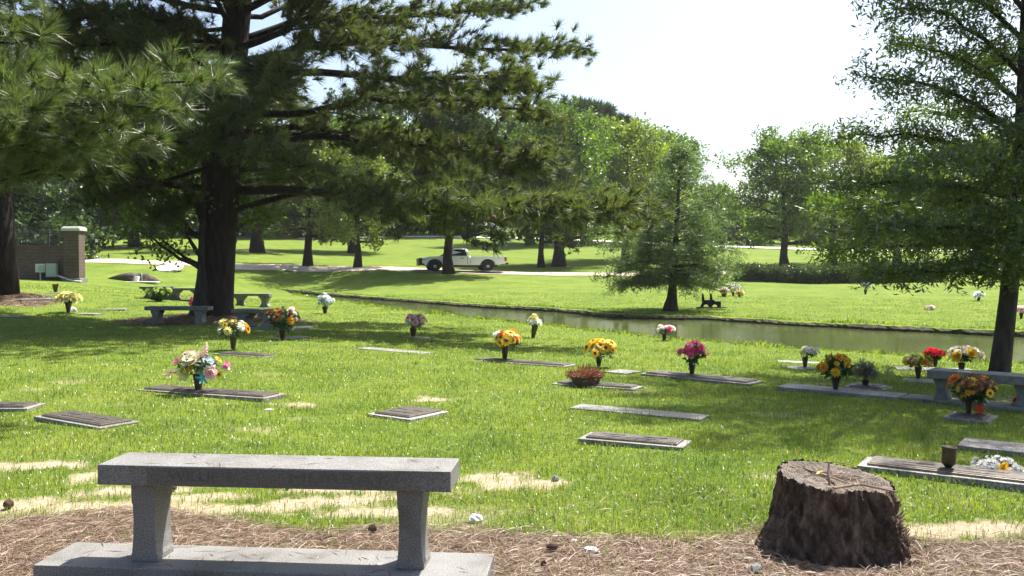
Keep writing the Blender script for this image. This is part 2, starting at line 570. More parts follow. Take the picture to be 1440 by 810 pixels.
p.inputs['Sheen Weight'].default_value = .12
p.inputs['Sheen Roughness'].default_value = .5
p.inputs['Sheen Tint'].default_value = (.6, .8, .2, 1)
b = N(nt, 'ShaderNodeBump')
b.inputs['Strength'].default_value = .8
b.inputs['Distance'].default_value = .05
nt.links.new(noise(nt, 28, 8, .75, co), b.inputs['Height'])
nt.links.new(b.outputs['Normal'], p.inputs['Normal'])
nt.links.new(p.outputs[0], out.inputs[0])
me.materials.append(m)
M['lawn'] = m
ground = tag(link(bpy.data.objects.new('ground', me)), 'green lawn rolling down to the pond with bare straw in front', kind='structure')

# water
m, nt, out = new_mat('pond_water')
tc = N(nt, 'ShaderNodeTexCoord')
p = N(nt, 'ShaderNodeBsdfPrincipled')
c = ramp(nt, noise(nt, .4, 3, .5, tc.outputs['Object']), [(0.3, (.05, .065, .022)), (0.7, (.08, .095, .034))])
nt.links.new(c, p.inputs['Base Color'])
p.inputs['Roughness'].default_value = .04
p.inputs['IOR'].default_value = 1.33
b = N(nt, 'ShaderNodeBump')
b.inputs['Strength'].default_value = .22
b.inputs['Distance'].default_value = .02
mp = N(nt, 'ShaderNodeMapping')
mp.inputs['Scale'].default_value = (.8, 2.6, 1)
nt.links.new(tc.outputs['Object'], mp.inputs['Vector'])
nt.links.new(noise(nt, 5, 3, .5, mp.outputs['Vector']), b.inputs['Height'])
nt.links.new(b.outputs['Normal'], p.inputs['Normal'])
nt.links.new(p.outputs[0], out.inputs[0])
M['water'] = m
wb = MB()
cen = POLY.mean(0)
grown = []
for q in POLY:
    grown.append((q[0], q[1], WZ))
pw = MB()
# strips between matching far and near bank points
fx = np.array([q[:2] for q in pond_far])
nx = np.array([q[:2] for q in pond_near[::-1]])


def resample(P, n):
    s = np.concatenate([[0], np.cumsum(np.hypot(*np.diff(P, axis=0).T))])
    t = np.linspace(0, s[-1], n)
    return np.column_stack([np.interp(t, s, P[:, 0]), np.interp(t, s, P[:, 1])])


fr, nr_ = resample(fx, 40), resample(nx, 40)
for k in range(39):
    q = [fr[k], fr[k + 1], nr_[k + 1], nr_[k]]
    # pushed half a metre into both banks, the terrain closes over it
    d0 = (fr[k] - nr_[k]); d0 = d0 / (np.hypot(*d0) + 1e-9) * .5
    d1 = (fr[k + 1] - nr_[k + 1]); d1 = d1 / (np.hypot(*d1) + 1e-9) * .5
    q = [fr[k] + d0, fr[k + 1] + d1, nr_[k + 1] - d1, nr_[k] - d0]
    pw.add([(*v, WZ) for v in q], [(3, 2, 1, 0)])
water = tag(pw.build('pond_water', M['water']), 'still greenish pond reflecting the far bank', kind='structure')

# cut earth bank along the far shore: a grassy lip over a dark earth face
bk = MB()
ff = resample(fx, 420)
tan = np.gradient(ff, axis=0)
nrm = np.column_stack([tan[:, 1], -tan[:, 0]])
nrm /= np.hypot(nrm[:, 0], nrm[:, 1])[:, None]
zt = terrain(ff - nrm * .35)
cols = []
for k in range(len(ff)):
    j1, j2, j3 = rng.normal(0, .03, 3)
    wv_ = .10 * math.sin(k * .31) + .07 * math.sin(k * .83 + 1)
    nn = nrm[k]
    q = ff[k]
    e = .30 + wv_ * .6
    cols.append([(*(q - nn * .55), zt[k] - .03), (*(q - nn * .2), zt[k] + .012), (*(q + nn * (e + j1)), zt[k] + .0 + j2 * .4), (*(q + nn * (e + .08 + j2)), (zt[k] + WZ) / 2 + j3 * .3), (*(q + nn * (e + .10 + j3)), WZ - .12)])
vs = [v for c_ in cols for v in c_]
for r in range(4):
    bk.cur = 0 if r < 2 else 1
    bk.v = bk.v or [tuple(v) for v in vs]
    for k in range(len(ff) - 1):
        bk.f.append([k * 5 + r, (k + 1) * 5 + r, (k + 1) * 5 + r + 1, k * 5 + r + 1]); bk.m.append(bk.cur)
tag(bk.build('bank', [M['lawn'], M['soil']]), 'dark cut earth bank along the far shore of the pond', kind='structure')


# ------------------------------------------------------------------ roads
def ribbon(name, mid, half, mat, lift, label, steps=160):
    P = resample(np.array([q[:2] for q in mid]), steps)
    t = np.gradient(P, axis=0)
    n = np.column_stack([-t[:, 1], t[:, 0]])
    n /= np.hypot(n[:, 0], n[:, 1])[:, None]
    mb = MB()
    offs = np.linspace(-half, half, 5)
    Q = (P[:, None, :] + n[:, None, :] * offs[None, :, None]).reshape(-1, 2)
    vs = np.column_stack([Q, terrain(Q) + lift])
    fs = [(k * 5 + r, (k + 1) * 5 + r, (k + 1) * 5 + r + 1, k * 5 + r + 1) for k in range(steps - 1) for r in range(4)]
    mb.add(vs, fs)
    return tag(mb.build(name, mat), label, kind='structure')


M['road'] = surf('pale_drive', [(0.3, (.36, .29, .22)), (0.7, (.52, .44, .36))], 3, .9, .3, bscale=40)
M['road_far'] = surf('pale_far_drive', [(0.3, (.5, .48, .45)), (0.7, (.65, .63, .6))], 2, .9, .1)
road_mid = [G(x, y) for x, y in [(-400, 364), (-150, 366), (120, 367), (220, 370), (300, 373.5), (400, 375.5), (500, 377.8), (640, 381.8), (740, 384.5), (830, 386.2), (920, 386.5), (1000, 385), (1090, 384), (1250, 383), (1500, 382)]]
ribbon('road', road_mid, 1.6, M['road'], .035, 'pale narrow cemetery drive running across behind the pond')
far_mid = [G(x, y) for x, y in [(420, 336), (540, 334), (660, 334), (760, 336), (880, 341), (1000, 346.5), (1090, 350), (1190, 352), (1400, 353)]]
ribbon('upper_road', far_mid, 2.2, M['road_far'], .1, 'pale upper drive along the top of the far lawn')

# ------------------------------------------------------------------ foliage tools
def rot_from(axis, rg):
    """(n,3,3) matrices taking +Z to axis with a random roll"""
    z = axis / (np.linalg.norm(axis, axis=1, keepdims=True) + 1e-9)
    h = rg.normal(size=z.shape)
    x = np.cross(h, z); x /= (np.linalg.norm(x, axis=1, keepdims=True) + 1e-9)
    y = np.cross(z, x)
    return np.stack([x, y, z], -1)


def scatter(protos, pos, axis, scale, rg):
    """copies of the vertex clouds in protos at pos, +Z along axis"""
    pos = np.asarray(pos, float); axis = np.asarray(axis, float)
    scale = np.broadcast_to(np.asarray(scale, float), (len(pos),))
    pick = rg.integers(0, len(protos), len(pos))
    Rm = rot_from(axis, rg)
    out = []
    for k, pr in enumerate(protos):
        s = np.nonzero(pick == k)[0]
        if len(s) == 0:
            continue
        v = np.einsum('nij,vj->nvi', Rm[s], pr) * scale[s][:, None, None] + pos[s][:, None, :]
        out.append(v.reshape(-1, 3))
    return np.concatenate(out)


def tuft_proto(rg, n, w, spread=1.0):
    """a brush of unit long needles round +Z, one triangle each"""
    v = []
    for _ in range(n):
        th = abs(rg.normal(0, .62)) * spread
        ph = rg.uniform(0, 2 * math.pi)
        d = np.array([math.sin(th) * math.cos(ph), math.sin(th) * math.sin(ph), math.cos(th)])
        b = np.array([0, 0, rg.uniform(-.35, .1)])
        L = rg.uniform(.7, 1.05)
        s = np.cross(d, rg.normal(size=3)); s /= np.linalg.norm(s)
        tip = b + d * L + np.array([0, 0, -.03])
        v += [b - s * w * .5, b + s * w * .5, tip]
    return np.array(v)


def spray_proto(rg, n, L, w, spread, droop=0.0):
    """a spray of n leaves (kite quads) scattered in a unit ball round +Z"""
    v = []
    for _ in range(n):
        c = rg.normal(size=3); c = c / np.linalg.norm(c) * rg.uniform(.1, 1) ** .6 * spread
        d = rg.normal(size=3) + np.array([0, 0, .5 - droop])
        d /= np.linalg.norm(d)
        s = np.cross(d, rg.normal(size=3)); s /= np.linalg.norm(s)
        u = np.cross(d, s)
        l = L * rg.uniform(.7, 1.2)
        ww = w * rg.uniform(.8, 1.2)
        v += [c, c + d * l * .5 + s * ww * .5 + u * l * .06, c + d * l, c + d * l * .5 - s * ww * .5 + u * l * .06]
    return np.array(v)


_pr = np.random.default_rng(11)
TUFT_FINE = [tuft_proto(_pr, 60, .058) for _ in range(6)]
TUFT_NEAR = [tuft_proto(_pr, 100, .028) for _ in range(6)]
TUFT_FAR = [tuft_proto(_pr, 20, .16, 1.3) for _ in range(6)]
SPRAY_OAK = [spray_proto(_pr, 11, .105, .026, .15, .35) for _ in range(8)]
SPRAY_FAR = [spray_proto(_pr, 13, .24, .14, .44) for _ in range(8)]
SPRAY_MID = [spray_proto(_pr, 14, .19, .12, .36) for _ in range(8)]
SPRAY_CYP = [spray_proto(_pr, 14, .15, .022, .15, .3) for _ in range(8)]
SPRAY_HEDGE = [spray_proto(_pr, 10, .13, .07, .2) for _ in range(6)]


def limb_path(p0, p1, rg, n=7, sag=0.0, wob=.04):
    p0, p1 = np.asarray(p0, float), np.asarray(p1, float)
    L = np.linalg.norm(p1 - p0)
    t = np.linspace(0, 1, n)[:, None]
    P = p0 + (p1 - p0) * t
    P[:, 2] += sag * L * (np.sin(np.pi * t[:, 0]))
    w = rg.normal(0, wob * L, (n, 3)); w[0] = 0; w[-1] *= .4
    return P + w * .6


def path_at(P, t):
    s = t * (len(P) - 1)
    i = int(min(math.floor(s), len(P) - 2))
    f = s - i
    return P[i] * (1 - f) + P[i + 1] * f, P[i + 1] - P[i]


class Tree:
    def __init__(s, seed):
        s.rg = np.random.default_rng(seed)
        s.wood = MB()
        s.pos, s.ax = [], []

    def trunk(s, pts, rad, n=12):
        s.wood.tube(pts, rad, n)
        s.tp, s.tr = np.array(pts, float), rad

    def limb(s, P, r0, nsub, sub_len, per_sub, t0=.25, tubes=True, upward=.15, spread=.12, flat=.35, n=6):
        """a limb, its side shoots, foliage points along the shoots"""
        rg = s.rg
        s.wood.tube(P, list(np.linspace(r0, r0 * .22, len(P))), n, cap=False)
        for k in range(nsub):
            t = t0 + (1 - t0) * ((k + rg.uniform(0, 1)) / nsub)
            q, d = path_at(P, min(t, .999))
            d = d / (np.linalg.norm(d) + 1e-9)
            side = np.cross(d, [0, 0, 1.0]); side /= (np.linalg.norm(side) + 1e-9)
            sg = 1 if k % 2 else -1
            dirv = d * rg.uniform(.3, 1.0) + side * sg * rg.uniform(.4, 1.1) + np.array([0, 0, rg.normal(upward, flat)])
            dirv /= np.linalg.norm(dirv)
            L = sub_len * rg.uniform(.6, 1.2) * (1.15 - .5 * t)
            e = q + dirv * L
            if tubes:
                s.wood.tube([q, q + dirv * L * .5 + rg.normal(0, .03 * L, 3), e], [r0 * .28 * (1.2 - t), r0 * .18 * (1.2 - t), r0 * .08], 4, cap=False)
            for j in range(per_sub):
                f = (j + 1) / per_sub
                s.pos.append(q + dirv * L * f + rg.normal(0, spread, 3) * [1, 1, .8])
                s.ax.append(dirv + rg.normal(0, .45, 3) + np.array([0, 0, .25]))

    def auto(s, base, H, cb, radius_fn, n_limbs, rise_fn, nsub, sub_len, per_sub, r_trunk, spread=.2, tubes=False, sag=.05, lean=(0, 0), flat=.35):
        rg = s.rg
        top = np.array(base) + np.array([lean[0], lean[1], H])
        tp = limb_path(np.array(base) + [0, 0, -.15], top, rg, 9, 0, .012)
        ph0 = rg.uniform(0, 6.28)
        hs = np.linspace(0, 1, 9)
        rr = [r_trunk * (1.45 if h == 0 else 1) * (1 - .88 * h) for h in hs]
        s.trunk(tp, rr, 9)
        for k in range(n_limbs):
            f = (k + rg.uniform(.1, .9)) / n_limbs
            z = cb + (H - cb) * f ** .92
            q, _ = path_at(tp, min(z / H, .995))
            az = k * 2.399 + rg.normal(0, .35)
            L = radius_fn(f) * rg.uniform(.68, 1.18) * (1 + .16 * math.sin(2 * az + ph0) + .12 * math.sin(3 * az + 7 * f + ph0 * 2))
            e = q + np.array([math.cos(az) * L, math.sin(az) * L, L * rise_fn(f) + rg.normal(0, .08 * L)])
            P = limb_path(q, e, rg, 6, sag, .035)
            s.limb(P, max(.02, r_trunk * .42 * (1 - .75 * f)), nsub, sub_len * (.55 + .45 * L / max(radius_fn(.35), .1)), per_sub, .22, tubes, .12, spread, flat)

    def build(s, name, loc, protos, k, scale, leafm, barkm, label, cat, group=None, jitter=.25, smoothbark=True):
        loc = np.asarray(loc, float)
        root = empty(name, loc, 0, label, cat, group)
        s.wood.v = [tuple(np.asarray(v) - loc) for v in s.wood.v]
        s.wood.build('trunk', barkm, root, smooth=smoothbark)
        pos = np.array(s.pos) - loc
        sc = scale * s.rg.uniform(1 - jitter, 1 + jitter, len(pos))
        soup('crown', scatter(protos, pos, np.array(s.ax), sc, s.rg), k, leafm, root)
        return root


def gx(px, Yd):
    x = (px - 720.0) / F * Yd
    return np.array([x, Yd, gz(x, Yd)])


def top_h(base, py):
    return at(720, py, base[1])[2] - base[2]


# ------------------------------------------------------------------ the big pine
T = Tree(21)
Y0 = pine_base[1]
tr = [(297, 456), (298, 446), (300, 425), (303, 395), (307, 340), (313, 280), (319, 200), (326, 110), (334, 10), (340, -110), (346, -240), (352, -380)]
px_r = [38, 32, 27.5, 25.5, 24, 22.5, 22, 20.5, 19, 16, 11, 4]
pts = [at(x, y, Y0) for x, y in tr]
pts[0][2] -= .15
T.trunk(pts, [r / F * Y0 for r in px_r], 20)
TP = np.array(pts)


def on_trunk(py):
    ys = [y for _, y in tr]
    for k in range(len(ys) - 1):
        if ys[k] >= py >= ys[k + 1]:
            f = (ys[k] - py) / (ys[k] - ys[k + 1])
            return TP[k] * (1 - f) + TP[k + 1] * f
    return TP[-1]


def plimb(py, route, r_px, nsub, sub, per, t0=.3, up=.1):
    P = [on_trunk(py)] + [at(x, y, Y0 + dy) for x, y, dy in route]
    P = np.array(P)
    # denser path
    t = np.linspace(0, len(P) - 1, 3 * len(P))
    Q = np.column_stack([np.interp(t, np.arange(len(P)), P[:, c]) for c in range(3)])
    Q += T.rg.normal(0, .04, Q.shape) * np.linspace(0, 1, len(Q))[:, None]
    T.limb(Q, r_px / F * Y0, int(nsub * 1.9), sub, per, t0, True, up, .15, .22)


# right hand limbs
plimb(268, [(400, 267, -1), (500, 276, -3), (600, 283, -5), (720, 287, -6.5), (870, 292, -7.5)], 7, 46, 1.7, 7, .36, -.08)
plimb(300, [(430, 268, 0), (520, 262, 1), (620, 250, 2)], 5, 13, 1.4, 6, .4, -.1)
plimb(225, [(420, 190, -1), (540, 196, -2), (690, 215, -3), (760, 225, -3.5)], 6, 30, 1.8, 7, .40, -.05)
plimb(190, [(430, 175, 1), (560, 205, 2), (660, 245, 2)], 6, 26, 1.6, 7, .4, -.1)
plimb(160, [(420, 160, -.5), (520, 140, -1), (640, 142, -1.5), (775, 158, -2)], 6, 22, 1.5, 7, .3, .0)
plimb(120, [(420, 62, 1), (560, 60, 1.5), (680, 70, 2), (815, 72, 2)], 6, 26, 1.5, 7, .3, .05)
plimb(110, [(430, 100, -2), (560, 110, -3.5), (680, 110, -4), (745, 118, -4)], 6, 22, 1.5, 7, .35, .0)
plimb(70, [(400, 45, -1), (440, 0, -1), (470, -60, -2)], 6, 14, 1.6, 7, .3, .1)
plimb(60, [(440, 22, 1), (570, 25, 2), (740, 8, 2.4)], 6, 24, 1.5, 7, .3, .05)
plimb(20, [(430, -30, -1), (560, -45, -2), (680, -30, -3)], 6, 20, 1.7, 7, .3, .1)
# left hand limbs
plimb(268, [(225, 258, -1), (150, 240, -1.5), (60, 232, -2)], 6, 16, 1.5, 6, .4, .0)
plimb(300, [(255, 282, 0), (215, 265, 0), (160, 262, .6)], 5, 9, 1.2, 6, .5, .0)
plimb(180, [(220, 185, -2), (130, 200, -3), (40, 205, -4)], 5, 18, 1.6, 7, .3, .0)
plimb(120, [(250, 90, 1), (150, 95, 1), (30, 90, 1)], 6, 22, 1.8, 7, .25, .0)
plimb(70, [(250, 32, -1), (170, 22, -2), (40, 28, -2.5)], 6, 22, 1.8, 7, .25, .0)
plimb(10, [(250, -40, 1), (150, -30, 1), (20, -40, 1)], 6, 18, 1.8, 7, .25, .1)
for (py, ex, ey, dy) in [(215, 250, 200, -4.2), (200, 380, 215, -4.4), (170, 330, 160, -4.6), (240, 430, 235, -4), (130, 270, 120, -4.4), (90, 390, 120, -4.6), (190, 150, 150, -3.5), (230, 130, 280, -2.5), (255, 220, 300, -1.5)]:
    plimb(py, [((325 + ex) / 2, (py + ey) / 2, dy * .5), (ex, ey, dy)], 4, 7, 1.1, 6, .45, .05)
for (py, ex, ey, dy) in [(150, 60, 150, 2.5), (230, 120, 230, 2.5), (200, 190, 250, 2), (110, 180, 130, 3), (260, 440, 250, 2.5), (60, 90, 60, 3), (40, 200, 60, -3)]:
    plimb(py, [((325 + ex) / 2, (py + ey) / 2 - 6, dy * .5), (ex, ey, dy)], 4, 14, 1.4, 6, .3, .05)
for k in range(18):  # long dense limbs above the view, added to throw shade across the lawn
    z = 8.6 + 4.2 * (k + .5) / 18
    az = -math.pi / 2 + (((k * 7) % 18) / 17 - .5) * 2.7
    L = T.rg.uniform(5.2, 8.2) * (1.1 - .35 * (k / 18))
    q = np.array([np.interp(z, TP[:, 2], TP[:, 0]), np.interp(z, TP[:, 2], TP[:, 1]), z])
    T.limb(limb_path(q, q + np.array([math.cos(az) * L, math.sin(az) * L, .12 * L]), T.rg, 8, .03, .02), .10, 30, 1.5, 6, .2, True, .1, .15, .2)
# limbs all round, the upper crown is above the picture
for k in range(26):
    f = (k + .5) / 26
    py = 205 - 560 * f
    az = k * 2.399 + .5
    L = (5.2 - 2.6 * f) * T.rg.uniform(.75, 1.15)
    q = on_trunk(py)
    e = q + np.array([math.cos(az) * L, math.sin(az) * L, L * (.05 + .35 * f) - .3])
    T.limb(limb_path(q, e, T.rg, 7, .06, .03), .11 * (1.1 - .7 * f), 24, 1.3, 6, .25, True, .1, .15, .2)
lowp = [np.array(p) for p in T.pos]
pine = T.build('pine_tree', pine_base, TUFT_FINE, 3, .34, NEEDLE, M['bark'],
               'huge dark pine with thick trunk and wide spreading boughs beside the stone benches', 'tree')

cm = MB()
cm.lathe([(.012, 0), (.035, -.02), (.052, -.055), (.05, -.09), (.03, -.125), (.006, -.145)], 9)
cone0 = cm.build('cone', M['cone'], pine, smooth=False)
cand = [p for p in lowp if p[0] > pine_base[0] + 3.0 and 2.6 < p[2] < 5.6 and p[1] < pine_base[1] - 1.5]
T.rg.shuffle(cand)
for k, p in enumerate(cand[:34]):
    c_ = cone0 if k == 0 else cone0.copy()
    if k:
        COL.objects.link(c_)
        c_.parent = pine
    c_.location = p - pine_base + np.array([0, 0, -.08])
    c_.rotation_euler = (T.rg.normal(0, .5), T.rg.normal(0, .5), 0)
    c_.scale = (1.25,) * 3

# ------------------------------------------------------------------ near pine reaching in from the left
T = Tree(5)
nb = np.array([-8.6, 10.4, gz(-8.6, 10.4)])
T.trunk([nb + [0, 0, -.2], nb + [0, 0, .4], nb + [.05, 0, 3], nb + [.1, .1, 6], nb + [.1, .1, 10], nb + [0, 0, 13]], [.42, .33, .28, .23, .14, .03], 14)
for (px, py, Yd, z0, ns, sub) in [(285, 112, 9.8, 3.0, 22, .75), (215, 150, 9.2, 2.7, 20, .75), (205, 205, 10.2, 2.4, 18, .7), (150, 120, 10.6, 3.0, 16, .75), (120, 200, 9.4, 2.2, 15, .7),
                                  (70, 50, 9.6, 3.6, 6, .35), (25, 0, 9.3, 4.4, 5, .35), (60, 235, 9.8, 1.9, 12, .6), (20, 150, 8.6, 3.0, 12, .7), (30, 200, 9, 2.2, 12, .7)]:
    q = nb + [.05, 0, z0]
    e = at(px, py, Yd)
    T.limb(limb_path(q, e, T.rg, 8, .04, .02), .05, int(ns * 1.6), sub, 4, .38, True, .12, .09, .25, 6)
for k in range(22):
    f = (k + .5) / 22
    q = nb + np.array([.05, 0, 4.6 + 8 * f]); az = k * 2.4
    if -1.1 < math.atan2(math.sin(az), math.cos(az)) < .9 and f < .25:
        continue
    L = 3.2 - 2 * f
    e = q + np.array([math.cos(az) * L, math.sin(az) * L, .3])
    T.limb(limb_path(q, e, T.rg, 6, .05, .03), .06, 9, .8, 3, .3, True, .1, .1, .3)
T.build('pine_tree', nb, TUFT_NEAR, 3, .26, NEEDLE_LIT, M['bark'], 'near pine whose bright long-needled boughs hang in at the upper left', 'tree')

# ------------------------------------------------------------------ willow oak at the right
T = Tree(9)
ob = G(1404, 533)
Yo = ob[1]
tr = [(1403, 536), (1406, 520), (1411, 480), (1418, 420), (1428, 320), (1436, 220), (1441, 110), (1445, 0), (1450, -120), (1455, -260)]
pr = [17, 14.5, 13, 12, 11.5, 10.5, 9.5, 8, 5.5, 2]
TP = np.array([at(x, y, Yo) for x, y in tr])
TP[0][2] -= .1
T.trunk(list(TP), [r / F * Yo for r in pr], 14)
for (py, route, r, ns, sub, per) in [
        (395, [(1370, 380, -.4), (1290, 385, -.8), (1225, 378, -1)], 4, 26, .7, 6),
        (360, [(1350, 340, .2), (1260, 345, .6), (1170, 350, 1)], 4.5, 32, .75, 6),
        (330, [(1360, 320, -.8), (1280, 318, -1.4), (1210, 322, -1.8)], 4, 26, .75, 6),
        (300, [(1360, 280, .4), (1270, 285, .9), (1165, 290, 1.4)], 4.5, 32, .75, 6),
        (280, [(1350, 262, -.5), (1260, 256, -1), (1190, 258, -1.2)], 4, 26, .7, 6),
        (235, [(1370, 210, 0), (1290, 190, .2), (1180, 190, .4)], 4.5, 28, .6, 6),
        (190, [(1380, 150, -.6), (1310, 118, -1), (1215, 105, -1.4)], 4, 24, .6, 6),
        (150, [(1390, 105, .4), (1320, 70, .8), (1245, 58, 1.0)], 4.5, 26, .6, 6),
        (110, [(1390, 60, -.4), (1330, 20, -.8), (1240, 0, -1)], 4, 26, .65, 6),
        (60, [(1390, 10, .3), (1310, -30, .5), (1200, -50, .6)], 4, 28, .75, 6),
        (20, [(1390, -50, -.5), (1310, -100, -1), (1230, -130, -1.3)], 4, 26, .8, 6),
        (250, [(1400, 230, -1.2), (1350, 220, -2), (1300, 225, -2.6)], 3.5, 22, .6, 6),
        (340, [(1400, 330, 1.2), (1340, 330, 2), (1290, 335, 2.6)], 3.5, 22, .7, 6),
        (330, [(1436, 335, -.8), (1446, 345, -1.6)], 3, 16, .6, 6), (300, [(1420, 300, -.9), (1405, 310, -1.9)], 3, 16, .6, 6), (370, [(1400, 365, -.8), (1380, 372, -1.5)], 3, 12, .5, 6),
        (250, [(1435, 250, -.8), (1440, 255, -1.7)], 3, 16, .6, 6), (180, [(1440, 180, -.8), (1446, 185, -1.6)], 3, 16, .6, 6), (385, [(1430, 385, -.6), (1450, 375, -1)], 3, 10, .5, 6)]:
    ys = [y for _, y in tr]
    for k in range(len(ys) - 1):
        if ys[k] >= py >= ys[k + 1]:
            f = (ys[k] - py) / (ys[k] - ys[k + 1]); q = TP[k] * (1 - f) + TP[k + 1] * f
    P = np.array([q] + [at(x, y, Yo + dy) for x, y, dy in route])
    t = np.linspace(0, len(P) - 1, 12)
    Q = np.column_stack([np.interp(t, np.arange(len(P)), P[:, c]) for c in range(3)])
    Q += T.rg.normal(0, .03, Q.shape) * np.linspace(0, 1, len(Q))[:, None]
    T.limb(Q, r / F * Yo, int(ns * 1.3), sub, per, .12, True, -.03, .09, .18)
for k in range(40):
    f = (k + .5) / 40
    z = 1.9 + 7.0 * f ** .8
    az = k * 2.399
    d = abs(math.atan2(math.sin(az - math.pi), math.cos(az - math.pi)))
    if d < 1.25 and z < 5.2:
        continue
    q = np.array([np.interp(z, TP[:, 2], TP[:, 0]), np.interp(z, TP[:, 2], TP[:, 1]), z])
    L = (3.2 if z < 5.6 else 4.9 - 2.2 * f) * T.rg.uniform(.8, 1.15)  # upper limbs, out of view, lengthened and leafed thicker to deepen the shade
    e = q + np.array([math.cos(az) * L, math.sin(az) * L, .25 * L])
    T.limb(limb_path(q, e, T.rg, 6, .05, .03), .05, 26 if z < 5.6 else 46, .75, 5 if z < 5.6 else 6, .15, z < 5.6, 0, .12, .3)
T.build('willow_oak', ob, SPRAY_OAK, 4, 1.0, LEAF_OAK, M['bark_grey'], 'slender willow oak with fine drooping leaves standing behind the bench at the right', 'tree')

# ------------------------------------------------------------------ bald cypress on the far bank
T = Tree(31)
cb = G(943, 437)
Yc = cb[1]
H = top_h(cb, 208)
tp = [cb + [0, 0, -.2], cb + [.0, 0, .12], cb + [.05, 0, .5], cb + [.08, 0, 1.2], cb + [.2, 0, 3], cb + [.35, 0, H]]
T.trunk(tp, [.40, .28, .19, .14, .10, .02], 14)
TPc = np.array(tp)
for k in range(104):
    f = ((k + .5) / 104) ** 1.4
    z = 1.05 + (H - 1.1) * f
    q = np.array([np.interp(cb[2] + z, TPc[:, 2], TPc[:, 0]), Yc, cb[2] + z])
    az = k * 2.399 + T.rg.normal(0, .3)
    L = (2.7 * (1 - f) ** .72 + .05) * T.rg.uniform(.55, 1.25)
    if f < .1:
        L *= .95
    rise = -.12 + .55 * f
    e = q + np.array([math.cos(az) * L, math.sin(az) * L, L * rise])
    T.limb(limb_path(q, e, T.rg, 6, .06, .03), .035 * (1.1 - f), 13 if f < .45 else 8, .65 * (.12 + .88 * (1 - f) ** .9), 4 if f < .4 else 2, .25, False, .0, .07, .25)
T.build('bald_cypress', cb, SPRAY_CYP, 4, 1.05, LEAF_CYP, M['bark_grey'], 'feathery conical cypress with flared trunk standing on the far bank of the pond', 'tree')

# ------------------------------------------------------------------ trees of the lawn beyond the pond
ENV_ROUND = lambda r: (lambda f: r * math.sqrt(max(.04, 1 - (1.75 * f - .72) ** 2 * .8)) * (1 - .25 * f))
ENV_PINE = lambda r: (lambda f: r * (1 - .62 * f) * (.75 + .25 * min(1, f * 5)))


def leaf_tree(name, base, top, half_px, cbase, mat, label, seed, protos=SPRAY_MID, scale=1.25, n=26, nsub=9, per=4, r=.28, env=ENV_ROUND, bark='bark_grey', group=None, rise=.45):
    H = top_h(base, top)
    rad = half_px / F * base[1]
    t = Tree(seed)
    t.auto(base, H, cbase, env(rad), n, lambda f: rise * (.2 + f), nsub, rad * .45, per, r, .28)
    return t.build(name, base, protos, 4, scale, mat, M[bark], label, 'tree', group, .35)


def pine_far(base, top, half_px, cbase, mat, label, seed, scale=.55, n=26, nsub=9, per=4, r=.28, group=None, env=ENV_PINE):
    H = top_h(base, top)
    rad = half_px / F * base[1]
    t = Tree(seed)
    t.auto(base, H, cbase, env(rad), n, lambda f: .0 + .45 * f, nsub, rad * .42, per, r, .2)
    return t.build('pine_tree', base, TUFT_FAR, 3, scale, mat, M['bark'], label, 'tree', group, .3)


# behind the big trunk, forked low
b2 = G(290, 444)
t = Tree(44)
t.trunk([b2 + [0, 0, -.1], b2 + [-.05, 0, .6], b2 + [-.12, 0, 1.5], b2 + [-.1, .1, 3.0], b2 + [0, .2, 6.2]], [.17, .13, .11, .09, .03], 10)
for (px, py, dy, z0, ns) in [(225, 335, 0, 1.35, 3), (195, 325, -.3, 1.3, 3), (238, 285, .3, 1.6, 8), (205, 240, 1, 2.2, 12), (260, 215, .6, 2.6, 12), (330, 250, 1, 2.4, 12), (370, 300, 1.4, 2.0, 10), (150, 270, 1.5, 2.2, 12),
                             (300, 170, .5, 3.2, 12), (380, 190, 1.5, 3.2, 12), (220, 180, 2, 3.0, 12)]:
    q = b2 + [-.1, 0, z0]
    t.limb(limb_path(q, at(px, py, b2[1] + dy), t.rg, 7, -.03, .03), .07, ns, .9, 4, .45, True, .1, .2, .4)
t.build('dogwood_tree', b2, SPRAY_MID, 4, .75, LEAF_MID, M['bark_grey'], 'small forked leafy tree growing close behind the thick pine trunk', 'tree')

# left edge trunk
H = top_h(left_base, -260)
t = Tree(51)
t.auto(left_base, H, 4.6, ENV_PINE(4.6), 34, lambda f: .05 + .4 * f, 13, 1.8, 5, .42, .2, True)
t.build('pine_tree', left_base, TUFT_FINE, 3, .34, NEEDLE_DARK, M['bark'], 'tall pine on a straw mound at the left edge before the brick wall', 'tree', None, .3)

# lawn trees along and behind the drive
leaf_tree('oak_tree', G(190, 347), 180, 100, 1.6, LEAF_DARK, 'broad dark low-branched tree standing past the brick pillar on a straw bed', 61, scale=1.9, n=34, nsub=11, r=.5, rise=.25)
pine_far(G(362, 355), 120, 80, 3.0, NEEDLE_DARK, 'dark pine with flared base showing just right of the thick trunk', 62, scale=.8, n=30, r=.55)
pine_far(G(433, 374), 165, 60, 2.0, NEEDLE, 'grey-green pine by the drive, leftmost of the trunks along its edge', 63, scale=.55, n=30, nsub=10, r=.33)
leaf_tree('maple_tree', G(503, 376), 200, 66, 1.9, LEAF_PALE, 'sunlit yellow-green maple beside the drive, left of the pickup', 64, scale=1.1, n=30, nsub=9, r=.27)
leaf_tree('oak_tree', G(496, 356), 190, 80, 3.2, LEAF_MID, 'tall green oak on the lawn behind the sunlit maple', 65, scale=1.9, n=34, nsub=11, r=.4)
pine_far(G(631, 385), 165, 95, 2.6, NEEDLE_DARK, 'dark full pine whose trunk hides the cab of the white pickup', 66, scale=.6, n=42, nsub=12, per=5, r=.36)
pine_far(G(761, 376), 205, 62, 2.2, NEEDLE, 'thin-trunked pine beside the drive behind the tail of the pickup', 67, scale=.55, n=28, nsub=9, r=.26)
